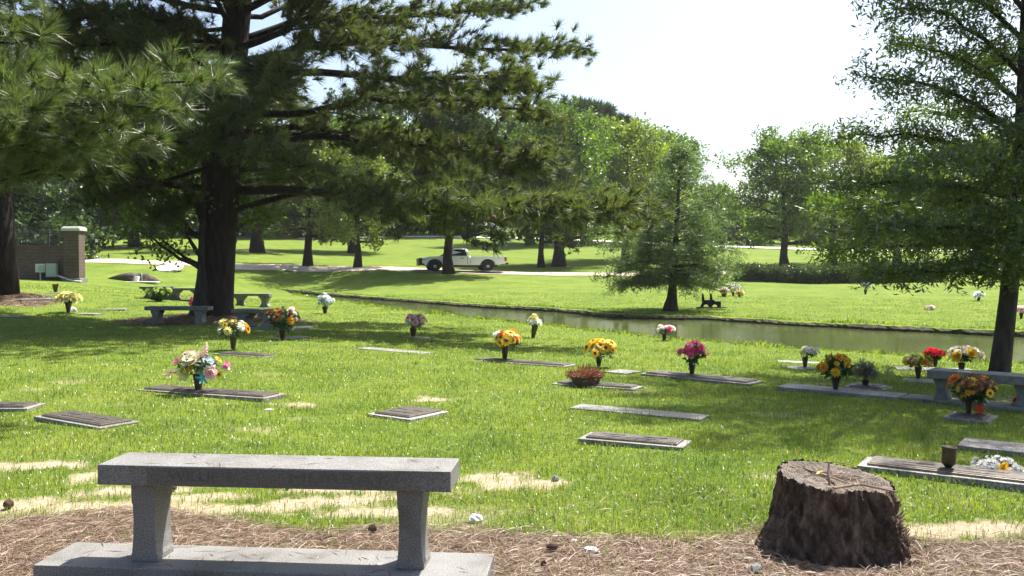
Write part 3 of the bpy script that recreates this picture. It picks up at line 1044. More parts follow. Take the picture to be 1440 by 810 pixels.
leaf_tree('oak_tree', G(786, 374), 172, 88, 2.0, LEAF_MID, 'leafy oak with a thick trunk on a straw ring right of the pickup', 68, scale=1.4, n=38, nsub=11, r=.48)
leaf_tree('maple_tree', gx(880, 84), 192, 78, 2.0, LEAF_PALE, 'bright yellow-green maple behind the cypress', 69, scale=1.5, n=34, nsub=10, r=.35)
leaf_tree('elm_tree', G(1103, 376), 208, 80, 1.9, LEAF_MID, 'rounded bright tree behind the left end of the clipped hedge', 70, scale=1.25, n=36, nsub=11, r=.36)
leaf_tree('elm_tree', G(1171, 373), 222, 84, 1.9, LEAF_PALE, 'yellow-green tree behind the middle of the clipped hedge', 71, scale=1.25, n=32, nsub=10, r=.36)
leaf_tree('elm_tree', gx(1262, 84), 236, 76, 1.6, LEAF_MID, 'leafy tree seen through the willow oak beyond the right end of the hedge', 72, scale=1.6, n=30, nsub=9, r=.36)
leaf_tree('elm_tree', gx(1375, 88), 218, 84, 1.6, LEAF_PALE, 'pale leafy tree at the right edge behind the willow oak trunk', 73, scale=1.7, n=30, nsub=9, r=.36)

# along the top of the far lawn
spec = [(-120, 120, 60, 130, 'd', 'dark tree over the left end of the iron fence'), (20, 118, 40, 120, 'd', 'dark tall tree directly behind the iron fence'),
        (120, 124, 90, 110, 'p', 'dark pine above the stone-capped brick pillar'), (235, 132, 60, 110, 'd', 'dark leafy tree far behind the forked tree'),
        (330, 140, 190, 90, 'm', 'tall green tree far behind the thick pine trunk'), (420, 136, 205, 80, 'm', 'leafy tree low in the gap right of the thick pine trunk'),
        (530, 142, 150, 95, 'd', 'dark tree far behind the sunlit maple'), (640, 138, 185, 85, 'm', 'green tree on the skyline above the pickup'),
        (20, 66, 190, 120, 'd', 'low-branched dark tree close behind the iron fence'), (-110, 74, 160, 120, 'd', 'dark tree behind the wall at the left edge'), (75, 84, 215, 80, 'd', 'small dark tree between the iron fence and the straw bed'),
        (745, 112, 172, 70, 'm', 'dark green rounded tree right of the pine boughs on the skyline')]
for k, (px, Yd, top, half, kind, lab) in enumerate(spec):
    b_ = gx(px, Yd)
    if kind == 'p':
        pine_far(b_, top, half, 3.5, NEEDLE_DARK, lab, 90 + k, scale=1.1, n=30, nsub=9, r=.5)
    else:
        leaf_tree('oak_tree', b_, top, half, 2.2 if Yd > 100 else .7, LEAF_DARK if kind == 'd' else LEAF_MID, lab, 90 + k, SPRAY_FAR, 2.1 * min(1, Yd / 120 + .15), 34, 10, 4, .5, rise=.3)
pine_far(gx(822, 118), 160, 62, 9.0, NEEDLE_DARK, 'tallest skyline pine with a dark rounded top right of the sky gap', 120, scale=1.25, n=30, nsub=11, r=.45, env=ENV_ROUND)
pine_far(gx(868, 124), 180, 46, 9.0, NEEDLE_DARK, 'lower skyline pine leaning against the tallest one', 121, scale=1.25, n=24, nsub=9, r=.4, env=ENV_ROUND)
leaf_tree('oak_tree', gx(925, 122), 205, 66, 2.5, LEAF_MID, 'hazy leafy skyline tree left of the top of the cypress', 122, SPRAY_FAR, 1.9, 30, 9, 4, .4)
for k, (px, Yd, top, half, lab) in enumerate([(1005, 132, 272, 40, 'low hazy tree on the skyline right of the cypress'), (1052, 128, 300, 42, 'smallest hazy tree between cypress and hedge trees'),
                                              (1130, 134, 288, 60, 'hazy tree over the upper drive behind the hedge trees'), (1225, 130, 262, 60, 'hazy tree over the upper drive seen through willow oak twigs'),
                                              (1320, 132, 250, 62, 'hazy skyline tree behind the middle of the willow oak'), (1430, 130, 238, 66, 'hazy skyline tree at the right edge of the view')]):
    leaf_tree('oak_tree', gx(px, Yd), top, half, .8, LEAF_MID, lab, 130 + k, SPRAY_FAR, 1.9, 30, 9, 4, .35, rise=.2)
# dark wood closing the view under the boughs at the left
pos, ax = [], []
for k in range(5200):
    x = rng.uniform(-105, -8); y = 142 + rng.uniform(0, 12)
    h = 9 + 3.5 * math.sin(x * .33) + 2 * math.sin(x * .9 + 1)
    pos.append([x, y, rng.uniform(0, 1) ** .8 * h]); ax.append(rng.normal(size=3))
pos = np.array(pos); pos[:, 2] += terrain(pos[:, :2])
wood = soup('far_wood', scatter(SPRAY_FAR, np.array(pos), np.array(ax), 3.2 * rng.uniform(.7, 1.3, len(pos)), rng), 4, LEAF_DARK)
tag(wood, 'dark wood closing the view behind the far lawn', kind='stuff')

# hedge: one clipped row
pos, ax = [], []
hA, hB = G(1040, 396), G(1330, 397)
for k in range(5200):
    t_ = rng.uniform(0, 1)
    c_ = hA + (hB - hA) * t_
    h = .85 + .08 * math.sin(t_ * 31) + .08 * math.sin(t_ * 73 + 1)
    u, v = rng.uniform(-.75, .75), rng.uniform(0, 1)
    pos.append([c_[0] + rng.normal(0, .1), c_[1] + .9 + u, h * v ** .75]); ax.append([u, -.3, 1])
pos = np.array(pos); pos[:, 2] += terrain(pos[:, :2])
hroot = empty('hedge', (hA + hB) / 2, 0, 'long dark clipped hedge standing in front of the drive under the bright trees', 'hedge')
soup('foliage', scatter(SPRAY_HEDGE, np.array(pos) - (hA + hB) / 2, np.array(ax), 1.25 * rng.uniform(.7, 1.3, len(pos)), rng), 4, LEAF_SHRUB, hroot)

# ------------------------------------------------------------------ benches
FOOT = []                       # footprints without grass: cx, cy, ux, uy, half length, half width


def foot(c, rz, hl, hw):
    FOOT.append((c[0], c[1], math.cos(rz), math.sin(rz), hl, hw))


def bench(loc, rz, length, depth, h_top, thick, leg_x, prof, label, mat='granite', slab=None, leg_depth=.8, group='stone benches', bev=.008, leg_mat=None):
    """prof: half width of a leg at fractions of its height"""
    root = empty('stone_bench', loc, rz, label, 'bench', group)
    zb = -.02
    if slab:
        sl, sdp, sh, sx, sy = slab
        b_ = MB()
        b_.box((sx, sy, sh / 2 - .03), (sl, sdp, sh + .06))
        b_.build('base_slab', M[mat], root, bevel=bev)
        zb = sh
        foot(loc, rz, sl / 2, sdp / 2)
    s_ = MB()
    s_.box((0, 0, h_top - thick / 2), (length, depth, thick))
    seat = s_.build('seat', M[mat], root, bevel=bev)
    for x in leg_x:
        lb = MB()
        H = h_top - thick - zb
        pl = [(x - w, zb + H * f) for f, w in prof] + [(x + w, zb + H * f) for f, w in reversed(prof)]
        lb.prism(pl, -depth * leg_depth / 2, depth * leg_depth / 2)
        lb.build('leg', M[leg_mat or mat], root, bevel=bev * .6)
    return root, seat


PLAIN_LEG = [(0, .068), (.06, .068), (.12, .061), (.3, .055), (.55, .053), (.72, .056), (.74, .061), (1, .064)]
HOUR_LEG = [(0, .19), (.10, .19), (.14, .16), (.3, .115), (.5, .10), (.68, .12), (.82, .19), (.86, .22), (1, .23)]
MID_LEG = [(0, .115), (.10, .115), (.16, .10), (.45, .075), (.75, .095), (.85, .12), (1, .125)]

nb_rz = -.085
near, seat = bench((-1.13, 4.33, gz(-1.13, 4.33) + .0), nb_rz, 1.72, .29, .585, .098, (-.66, .655), PLAIN_LEG,
                   'near granite bench with a lettered seat edge on a long slab in pine straw', slab=(2.2, .36, .10, -.07, .0), leg_depth=.6, bev=.005)
pan = MB()
pan.box((0, 0, 0), (1.22, .004, .086))
po = pan.build('engraved_band', M['granite_polished'], near, loc=(.0, -.1462, .536))
for txt, x, w in (('WILLIE', -.485, .34), ('E.', -.20, .09), ('MURRAY', .10, .50)):
    fc = bpy.data.curves.new('lettering', 'FONT')
    fc.body = txt
    fc.size = .085
    fc.extrude = .0008
    fc.align_x = 'LEFT'
    fc.align_y = 'CENTER'
    fc.materials.append(M['engraving'])
    tmp = bpy.data.objects.new('lettering', fc)
    COL.objects.link(tmp)
    bpy.context.view_layer.update()
    lme = bpy.data.meshes.new_from_object(tmp.evaluated_get(bpy.context.evaluated_depsgraph_get()))
    bpy.data.objects.remove(tmp)
    fo = bpy.data.objects.new('lettering', lme)
    link(fo, po)
    fo.location = (x - .02, -.0032, 0)
    fo.rotation_euler = (math.pi / 2, 0, 0)
    fo.scale = (w / (len(txt) * .058), .8, 1)

q = G(1372, 570)
bench(q + np.array([.05, -.04, 0]), R(-41), 1.06, .32, .37, .095, (-.40, .40), [(f, w * .66) for f, w in MID_LEG], 'weathered bench with curved legs in front of the willow oak', 'concrete', slab=(1.6, .36, .04, 0, 0), leg_depth=.5)
q = G(364, 463)
bench(q, R(-14), 1.22, .5, .50, .09, (-.36, .30), [(f, w * .95) for f, w in HOUR_LEG], 'broad stone bench with hourglass legs just right of the thick pine trunk', 'concrete', slab=(1.5, .55, .05, .1, 0))
q = G(355, 431)
bench(q, R(-3), 1.42, .4, .50, .09, (-.46, .50), [(f, w * .95) for f, w in HOUR_LEG], 'stone bench farthest right, standing alone near the tip of the pond', 'concrete')
q = G(252, 455)
bench(q, R(-2), 1.7, .4, .46, .10, (-.58, .58), MID_LEG, 'long low bench half hidden by the left side of the thick pine trunk', 'concrete')
q = G(222, 420)
bench(q, R(8), 1.25, .42, .47, .09, (-.3, .36), HOUR_LEG, 'stone bench farthest left, behind the green bouquet', 'concrete', slab=(1.3, .5, .05, 0, 0))
q = G(262, 423)
bench(q, R(-2), 1.55, .42, .49, .09, (-.42, .45), HOUR_LEG, 'stone bench behind the thick pine trunk, beside the bench farthest left', 'concrete', slab=(1.6, .5, .05, 0, 0))

# black bench on the far lawn, seen from its end
q = G(1000, 434)
s = q[1] / F
bb = empty('memorial_bench', q + [0, 0, .04], R(-13), 'black bench with two upright back posts on the far bank right of the cypress', 'bench')
g_ = MB()
g_.box((0, 0, .012), (40 * s, .5, .03))
g_.build('base_slab', M['black_stone'], bb)


def arch(cx, r, n=8):
    return [(cx + r * math.cos(math.pi * (1 - k / n)), r * math.sin(math.pi * (1 - k / n)) * 1.0 + .01) for k in range(n + 1)]


pl = [(-15 * s, .02)] + [(x, z + .015) for x, z in arch(-7 * s, 3.6 * s)] + [(x, z + .015) for x, z in arch(5 * s, 3.6 * s)] + [(13.5 * s, .02), (13.5 * s, 9 * s), (5 * s, 9.2 * s), (4 * s, 11 * s), (-11 * s, 10.5 * s), (-13 * s, 6 * s)]
g_ = MB()
g_.prism(pl, -.13, .13)
g_.build('seat', M['black_stone'], bb)
for x in (-11, 0.2):
    g_ = MB()
    g_.prism([((x - 2) * s, 8 * s), ((x + 2.4) * s, 8 * s), ((x + .6) * s, 19.4 * s), ((x - .6) * s, 20.2 * s), ((x - 2.2) * s, 19.6 * s)], -.07, .07)
    g_.build('back_post', M['black_stone'], bb, bevel=.01)

# ------------------------------------------------------------------ flat markers
def marker(p0, p1, width, label, h=.07, stone='marker_stone', plaque=True, margin=.06, grp='flat grave markers'):
    a_, b_ = G(*p0), G(*p1)
    u = (b_ - a_)[:2]
    L = np.hypot(*u)
    rz = math.atan2(u[1], u[0])
    n = np.array([-u[1], u[0]]) / L
    c = (a_[:2] + b_[:2]) / 2 + n * width / 2
    z = gz(c[0], c[1])
    root = empty('grave_marker', (c[0], c[1], z), rz, label, 'grave marker', grp)
    foot(c, rz, L / 2 - .01, width / 2 - .01)
    h *= .48
    # rough hewn base with a smooth top
    nx_ = max(4, int(L / .12))
    m_ = MB()
    m_.box((0, 0, h / 2 - .04), (L, width, h + .08))
    base = m_.build('stone_base', M[stone], root, bevel=.006)

    if plaque:
        m_ = MB()
        m_.cur = 1
        m_.box((0, 0, h + .008), (L - 2 * margin, width - 2 * margin * .8, .02))
        m_.cur = 0
        m_.box((0, 0, h + .0195), (L - 2 * margin - .03, width - 2 * margin * .8 - .03, .007))
        m_.box((-L * .2, width * .08, h + .025), (L * .22, width * .10, .006))
        m_.box((L * .2, width * .08, h + .025), (L * .22, width * .10, .006))
        m_.box((0, -width * .18, h + .025), (L * .5, width * .06, .006))
        m_.build('plaque', [M['bronze'], M['bronze_light']], root, bevel=.003)
    return root, z + h


MK = {}
for key, p0, p1, w, lab, kw in [
        ('a', (47, 592), (140, 605), .42, 'bronze-faced marker with a pale stone end just above the near bench at the left', {}),
        ('b', (-60, 580), (38, 579), .40, 'marker cut off by the left edge of the view', {}),
        ('c', (192, 550), (372, 566), .40, 'long marker under the pink and cream bouquet', dict(h=.06)),
        ('d', (516, 586), (577, 594), .60, 'square bronze-faced marker on rough pale stone in the middle of the lawn', dict(h=.06, stone='rough_stone')),
        ('e', (800, 575), (985, 593), .30, 'long plain grey marker nearly sunk in the grass by the oak shade', dict(h=.025, plaque=False)),
        ('f', (812, 624), (960, 634), .34, 'dark-topped marker left of the tree stump up the lawn', dict(h=.075)),
        ('g', (660, 506), (795, 517), .36, 'long marker under the orange and yellow sunflower bouquet', dict(h=.05)),
        ('h', (775, 541), (892, 550), .34, 'marker under the brown fern basket', dict(h=.05)),
        ('i', (900, 528), (1053, 543), .42, 'pale-edged long marker under the deep pink bouquet', {}),
        ('j', (1092, 549), (1262, 563), .40, 'long grey marker under the yellow bouquet with dark leaves', dict(h=.08, plaque=False)),
        ('k', (1345, 633), (1470, 647), .40, 'plain granite marker lying in the shade at the right edge', dict(h=.09, plaque=False)),
        ('l', (1205, 662), (1470, 697), .38, 'long raised marker carrying the empty brown vase right of the stump', dict(h=.09)),
        ('m', (1325, 591), (1390, 597), .46, 'small grey marker under the shaded sunflower bouquet with an orange ribbon', dict(h=.06)),
        ('n', (1185, 546), (1245, 550), .40, 'square pale marker under the grey dried bouquet', dict(h=.04, plaque=True)),
        ('o', (500, 491), (592, 498), .32, 'thin marker in the grass at the edge of the pine shade', dict(h=.03, plaque=False)),
        ('p', (1267, 536), (1322, 540), .4, 'pale marker under the yellow and peach bouquet', dict(h=.04, plaque=False)),
        ('q', (1262, 520), (1372, 525), .40, 'long grey marker under the red bouquet near the water', dict(h=.05, plaque=False)),
        ('r', (1375, 531), (1470, 537), .40, 'thick pale slab showing behind the willow oak trunk', dict(h=.09, plaque=False)),
        ('s', (850, 524), (880, 527), .40, 'marker under the yellow sunflowers with blue-green leaves', dict(h=.04, plaque=False)),
        ('t', (300, 499), (372, 503), .35, 'marker in the pine shade under the yellow and orange bouquet', dict(h=.04)),
        ('u', (398, 478), (436, 475), .4, 'marker under the rust and white bouquet by the stone bench', dict(h=.04, plaque=False)),
        ('v', (405, 464), (446, 461), .4, 'pale marker right of the broad stone bench', dict(h=.05, plaque=False)),
        ('w', (98, 441), (132, 444), .45, 'pale marker under the pale yellow bouquet', dict(h=.05, plaque=False)),
        ('x', (140, 436), (176, 437), .45, 'pale marker between pale yellow bouquet and stone benches', dict(h=.06, plaque=False)),
        ('y', (30, 424), (82, 424), .45, 'grey marker right of the trunk at the left edge', dict(h=.05, plaque=False)),
        ('z', (54, 412), (96, 413), .45, 'grey marker under the empty dark vase by the brick wall', dict(h=.05, plaque=False)),
        ('aa', (-30, 447), (44, 447), .45, 'pale marker in front of the straw mound at the left edge', dict(h=.05, plaque=False)),
        ('ab', (1118, 519), (1152, 520), .4, 'small marker under the white bouquet near the water', dict(h=.03, plaque=False)),
        ('ac', (1090, 509), (1150, 512), .3, 'thin pale marker behind the white bouquet near the water', dict(h=.03, plaque=False)),
        ('ad', (566, 474), (600, 476), .35, 'small marker under the pink bouquet at the middle of the near lawn', dict(h=.03, plaque=False))]:
    MK[key] = marker(p0, p1, w, lab, **kw)

# ------------------------------------------------------------------ flowers
FM = {}


def petal(ph, tilt, L, w, r0=0.0, z0=0.0, cup=.25):
    """two quads forming a bent petal"""
    ca, sa_ = math.cos(ph), math.sin(ph)
    def P(r, t, z):
        return (ca * r - sa_ * t, sa_ * r + ca * t, z)
    r1, z1 = r0 + L * .5 * math.cos(tilt), z0 + L * .5 * math.sin(tilt)
    r2, z2 = r1 + L * .5 * math.cos(tilt - cup), z1 + L * .5 * math.sin(tilt - cup)
    return [P(r0, -w * .3, z0), P(r0, w * .3, z0), P(r1, w * .5, z1), P(r1, -w * .5, z1), P(r2, w * .28, z2), P(r2, -w * .28, z2)]


def flower_mesh(kind, colour, centre='brown'):
    key = (kind, colour, centre)
    if key in FM:
        return FM[key]
    mb = MB()
    rg = random.Random(hash(kind) % 1000 if False else len(FM))
    def addp(v):
        mb.add(v, [(0, 1, 2, 3), (3, 2, 4, 5)])
    if kind == 'rose':
        for lay, (n, tilt, L, w) in enumerate([(6, .25, 1.0, .95), (5, .8, .8, .8), (4, 1.2, .62, .6)]):
            for k in range(n):
                addp(petal(2 * math.pi * k / n + lay * .5 + rg.uniform(-.15, .15), tilt + rg.uniform(-.1, .1), L, w, .06, 0, -.3))
    elif kind == 'daisy':
        for lay in range(2):
            for k in range(11):
                addp(petal(2 * math.pi * k / 11 + lay * .28 + rg.uniform(-.08, .08), .22 + .2 * lay, 1.0 - .12 * lay, .36, .12, .0, .45))
        mb.cur = 1
        mb.lathe([(.36, .10), (.34, .2), (.2, .29), (.01, .32)], 9)
    elif kind == 'mum':
        for lay in range(4):
            n = 11 - lay * 2
            for k in range(n):
                addp(petal(2 * math.pi * k / n + lay * .4, .1 + .38 * lay, 1.0 - .1 * lay, .34, .05, .02, .2))
    elif kind == 'spike':
        for k in range(42):
            z = k / 42 * 2.6
            rr = .62 * (1 - (k / 42) ** 1.6) + .12
            addp(petal(k * 2.4, .5, rr, .3, .02, z, .5))
    elif kind == 'lily':
        for k in range(6):
            addp(petal(2 * math.pi * k / 6, .55, 1.2, .42, .05, 0, .8))
    me_ = mb.build('flower', [FLOWER[colour], FLOWER[centre]]).data
    o_ = [o for o in bpy.data.objects if o.data == me_][0]
    bpy.data.objects.remove(o_)
    FM[key] = me_
    return me_


def vase(base, h, r, label, tilt=(0, 0), grp='bronze flower vases', foot_=True):
    o = MB()
    prof = [(.50 * r, 0), (.62 * r, .03 * h), (.48 * r, .08 * h), (.55 * r, .2 * h), (.78 * r, .6 * h), (.95 * r, .95 * h), (1.02 * r, .97 * h), (1.02 * r, h), (.88 * r, h), (.7 * r, .55 * h)]
    o.lathe(prof, 16)
    v = o.build('flower_vase', M['vase_bronze'], smooth=True)
    v.location = base
    v.rotation_euler = (tilt[0], tilt[1], 0)
    tag(v, label, 'vase', grp)
    return v


def bouquet(C, rx, rz, mouth, flowers, fsize, label, leafm='silk', leaf_n=34, leaf_scale=None, flat=False, seed=0, low=-.25, cat='bouquet', kind=None, spray=None):
    """flowers: list of (mesh kind, colour, count, centre colour)"""
    rg = np.random.default_rng(seed + 500)
    C = np.asarray(C, float)
    root = empty('flower_bouquet', C, rg.uniform(0, 6.28), label, cat, 'grave flower bouquets')
    root.rotation_euler = (0, 0, 0)
    lm = {'silk': LEAF_SILK, 'grey': LEAF_GREY, 'blue': LEAF_BLUE, 'dark': LEAF_DARK, 'pale': LEAF_PALE, 'dead': FERN_DEAD}[leafm]
    # leaves fill the inside and skirt
    n = leaf_n
    d = rg.normal(size=(n, 3)); d /= np.linalg.norm(d, axis=1, keepdims=True)
    pos = d * np.array([rx, rx, rz]) * (rg.uniform(.1, 1, (n, 1)) ** .5) * .78
    pos[:, 2] = np.maximum(pos[:, 2] - rz * .1, -.55 * rz)
    ls = leaf_scale or rx * .45
    pr_ = spray or [spray_proto(rg, 6, .9, .34, .25) for _ in range(4)]
    fol = soup('foliage', scatter(pr_, pos, d + [0, 0, .3], ls * rg.uniform(.7, 1.2, n), rg), 4, lm, root)
    if mouth is not None:
        m_ = np.asarray(mouth, float) - C
        st_ = MB()
        for k in range(7):
            e = np.array([rg.uniform(-.6, .6) * rx, rg.uniform(-.6, .6) * rx, rg.uniform(-.2, .5) * rz])
            st_.tube([m_ - [0, 0, .02], (m_ + e) * .5 + [0, 0, .0], e], [.004, .0035, .003], 4)
        st_.build('stems', LEAF_SILK, root)
    lst = [(k, c, ce) for (k, c, cnt, ce) in flowers for _ in range(cnt)]
    rg.shuffle(lst)
    tot = len(lst)
    for i_, (k, c, ce) in enumerate(lst):
        zz = float(np.clip(1 - (1 - low) * (i_ + .5) / tot + rg.normal(0, .08), -1, 1))
        ph = i_ * 2.39996 + rg.normal(0, .2)
        rr = math.sqrt(max(0, 1 - zz * zz))
        dv = np.array([rr * math.cos(ph), rr * math.sin(ph), zz])
        p_ = dv * np.array([rx, rx, rz]) * rg.uniform(.62, 1.10)
        fo = bpy.data.objects.new('flower', flower_mesh(k, c, ce))
        link(fo, root)
        fo.location = p_
        fo.rotation_euler = Vector((dv[0], dv[1], dv[2] + .25)).to_track_quat('Z', 'Y').to_euler()
        sc = fsize * 1.15 * rg.uniform(.65, 1.3)
        fo.scale = (sc, sc, sc)
    return root


def vased(base_px, mouth_y, box, w_px, flowers, fsize_px, what, vlabel=None, onto=None, dpx=0, **kw):
    """a vase at a pixel with a bouquet filling a pixel box"""
    b_ = G(*base_px)
    s_ = b_[1] / F
    if onto is not None:
        b_[2] = MK[onto][1] - .012 if MK[onto][1] > b_[2] else b_[2]
    top = at(base_px[0], mouth_y, b_[1])
    h = max(.06, top[2] - b_[2])
    b_[2] -= .01
    vase(b_, h + .01, w_px / 2 * s_, vlabel or ('vase holding ' + what))
    x0, x1, y0, y1 = box
    C = at((x0 + x1) / 2, (y0 + y1) / 2, b_[1])
    return bouquet(C, (x1 - x0) / 2 * s_, (y1 - y0) / 2 * s_, (b_[0], b_[1], b_[2] + h), flowers, fsize_px * s_, what, **kw)


# 1: the near pink and cream bouquet, built flower by flower
b_ = G(279, 554); b_[2] = MK['c'][1] - .012
s_ = b_[1] / F
mouth = at(280, 526, b_[1])
vase(b_, mouth[2] - b_[2], 8.0 * s_, 'dark bronze vase holding the pink and cream bouquet on the long marker')
C = at(279, 512, b_[1])
root = empty('flower_bouquet', C, 0, 'mixed pink, cream and mauve bouquet with a tall pink bloom on top', 'bouquet', 'grave flower bouquets')
rg = np.random.default_rng(3)
n = 60
d = rg.normal(size=(n, 3)); d /= np.linalg.norm(d, axis=1, keepdims=True)
pos = d * np.array([28, 20, 10]) * s_ * rg.uniform(.2, 1, (n, 1)) ** .5
soup('foliage', scatter([spray_proto(rg, 6, .9, .34, .25) for _ in range(4)], pos, d + [0, 0, .4], 10 * s_ * rg.uniform(.6, 1.1, n), rg), 4, LEAF_SILK, root)
st_ = MB()
for k in range(9):
    a_ = k * .7
    st_.tube([mouth - C - [0, 0, .03], np.array([math.cos(a_) * 14, math.sin(a_) * 12, 4]) * s_, np.array([math.cos(a_) * 30, math.sin(a_) * 22, 4]) * s_], [.004, .004, .003], 4)
st_.build('stems', LEAF_SILK, root)
for (kind, col_, px, py, dy, sz, dv) in [('spike', 'palepink', 286, 505, -2, 8.2, (.25, 0, 1)), ('rose', 'cream', 275, 506, -9, 13.5, (-.3, -.6, .7)), ('rose', 'white', 283, 509, -4, 11, (.2, -.5, .8)), ('rose', 'ltblue', 295, 510, -6, 9, (.5, -.4, .6)),
                                         ('rose', 'pink', 251, 509, 0, 8, (-.7, -.2, .5)), ('spike', 'mauve', 250, 524, 2, 5.5, (-1, -.1, .05)), ('spike', 'mauve', 310, 516, 0, 5.2, (1, 0, .1)), ('rose', 'palepink', 298, 523, -10, 9, (.5, -.8, .1)),
                                         ('rose', 'pink', 316, 515, 4, 6.5, (.8, -.2, .3)), ('lily', 'blue', 289, 529, -9, 8, (.1, -1, -.2)), ('rose', 'paleyellow', 265, 522, -9, 12, (-.4, -.8, .1)), ('mum', 'cream', 268, 512, -6, 8, (-.4, -.4, .6)),
                                         ('daisy', 'yellow', 306, 506, 3, 5, (.6, 0, .6)), ('daisy', 'yellow', 271, 517, -12, 4.5, (-.1, -1, .3)), ('daisy', 'yellow', 308, 526, -3, 4.5, (.7, -.6, 0)), ('rose', 'palepink', 262, 500, 8, 7, (-.4, .3, .7)), ('rose', 'pink', 289, 512, 14, 9, (.2, .8, .5)),
                                         ('rose', 'cream', 262, 516, 16, 9, (-.4, .8, .3)), ('spike', 'palepink', 240, 527, 0, 4, (-1, 0, .0)), ('rose', 'ltblue', 266, 505, -4, 7, (-.4, -.3, .7))]:
    fo = bpy.data.objects.new('flower', flower_mesh(kind, col_))
    link(fo, root)
    p_ = at(px, py, b_[1]) - C
    p_[1] += dy * s_
    fo.location = p_
    fo.rotation_euler = Vector(dv).to_track_quat('Z', 'Y').to_euler()
    fo.scale = (sz * s_ * 1.15,) * 3

D = 'daisy'
vased((328, 493), 472, (308, 350, 449, 475), 11, [(D, 'gold', 5, 'brown'), (D, 'yellow', 4, 'brown'), ('mum', 'paleyellow', 4, 'brown'), ('mum', 'white', 3, 'brown')], 5, 'shaded yellow and orange bouquet beside the thick pine trunk', onto='t', seed=1)
vased((397, 478), 464, (376, 420, 432, 466), 10, [('mum', 'rust', 12, 'brown'), ('mum', 'brown', 6, 'brown'), ('mum', 'gold', 4, 'brown')], 5, 'rust and orange bouquet with white blooms on its right side', onto=None, seed=2, leaf_n=60)
q = G(412, 478); C = at(412, 446, q[1])
# its white side spray belongs to the same bouquet
rt = [o for o in bpy.data.objects if o.get('label', '').startswith('rust and orange bouquet')][0]
for k, (px, py) in enumerate([(412, 434), (416, 441), (408, 438), (417, 449), (415, 462), (410, 445)]):
    fo = bpy.data.objects.new('flower', flower_mesh('mum', 'white')); link(fo, rt)
    fo.location = at(px, py, rt.location[1]) - np.array(rt.location) + np.array([0, -.08, 0]); fo.scale = (4.4 * q[1] / F,) * 3; fo.rotation_euler = (.7, .4, k)
vased((457, 441), 431, (447, 468, 415, 432), 9, [('mum', 'ltblue', 9, 'brown'), ('mum', 'white', 4, 'brown')], 4, 'pale blue-green bouquet standing alone at the tip of the pond', leafm='blue', seed=3)
vased((96, 440), 426, (81, 110, 412, 428), 9, [('rose', 'paleyellow', 15, 'brown')], 5.5, 'pale yellow bouquet in a brown vase right of the straw mound', onto='w', seed=4, leaf_n=24)
vased((223, 424), 418, (207, 239, 404, 422), 16, [('mum', 'lime', 9, 'brown')], 4.5, 'green bouquet with lime blooms between the benches at the left', seed=5, leaf_n=70)
vased((581, 474), 462, (571, 600, 442, 464), 10, [('rose', 'pink', 6, 'brown'), ('rose', 'palepink', 9, 'brown'), ('rose', 'white', 5, 'brown')], 4, 'small pink bouquet on the sunny lawn above the pine shade', onto='ad', seed=6)
vased((710, 508), 489, (694, 732, 466, 491), 11, [(D, 'yellow', 14, 'rust'), ('mum', 'orange', 4, 'brown'), ('mum', 'white', 5, 'brown')], 5.6, 'round bouquet of yellow, orange and white flowers in the centre lawn', onto='g', seed=7)
vased((842, 517), 500, (824, 868, 478, 506), 11, [(D, 'yellow', 22, 'brown')], 5.8, 'yellow sunflowers with blue-green leaves behind the fern basket', onto='s', seed=8, leafm='blue', leaf_n=36)
vased((934, 479), 468, (924, 948, 458, 471), 8, [('mum', 'magenta', 9, 'brown'), ('mum', 'white', 8, 'brown')], 3.4, 'pink and white bouquet at the water edge right of centre', seed=9, low=0, leaf_n=20)
vased((973, 531), 513, (956, 993, 481, 514), 10, [('mum', 'magenta', 20, 'brown'), ('mum', 'pink', 9, 'brown')], 5, 'deep pink bouquet with green skirt on the pale-edged long marker', onto='i', seed=10, low=-.05)
vased((1132, 518), 502, (1126, 1150, 488, 503), 9, [('mum', 'white', 10, 'brown'), ('mum', 'paleyellow', 4, 'brown')], 3.6, 'small white bouquet near the water left of the yellow one', onto='ab', seed=11, low=-.1)
vased((1175, 552), 532, (1152, 1201, 497, 535), 12, [('mum', 'gold', 9, 'brown'), ('mum', 'yellow', 7, 'brown')], 5, 'yellow bouquet with many dark green leaves on the long grey marker', onto='j', seed=12, leaf_n=90)
vased((1217, 546), 534, (1197, 1238, 502, 536), 11, [], 4, 'grey dried bouquet without blooms beside the yellow one', onto='n', seed=13, leafm='grey', leaf_n=120, spray=[spray_proto(np.random.default_rng(5), 14, .9, .07, .2) for _ in range(4)])
vased((1291, 535), 516, (1273, 1311, 500, 519), 10, [('mum', 'gold', 6, 'brown'), ('rose', 'paleyellow', 12, 'brown'), ('mum', 'orange', 5, 'brown')], 4.3, 'yellow and peach bouquet on a pale marker near the water', onto='p', seed=14, leafm='pale', leaf_n=26)
vased((1315, 517), 503, (1301, 1329, 492, 505), 9, [('mum', 'red', 24, 'brown')], 4, 'flat topped bright red bouquet near the water', onto='q', seed=15, low=.15)
vased((1352, 527), 510, (1336, 1376, 487, 511), 10, [('rose', 'cream', 12, 'brown'), ('mum', 'white', 12, 'brown'), ('rose', 'yellow', 4, 'brown')], 5.6, 'large cream and white bouquet left of the willow oak trunk', seed=16, leaf_n=30)
vased((1362, 589), 564, (1338, 1399, 528, 565), 10, [(D, 'gold', 12, 'brown'), (D, 'yellow', 6, 'brown'), ('mum', 'rust', 5, 'brown'), ('mum', 'orange', 3, 'brown')], 8, 'shaded sunflower and rust bouquet before the weathered bench', onto='m', seed=17, leaf_n=110, low=-.1)
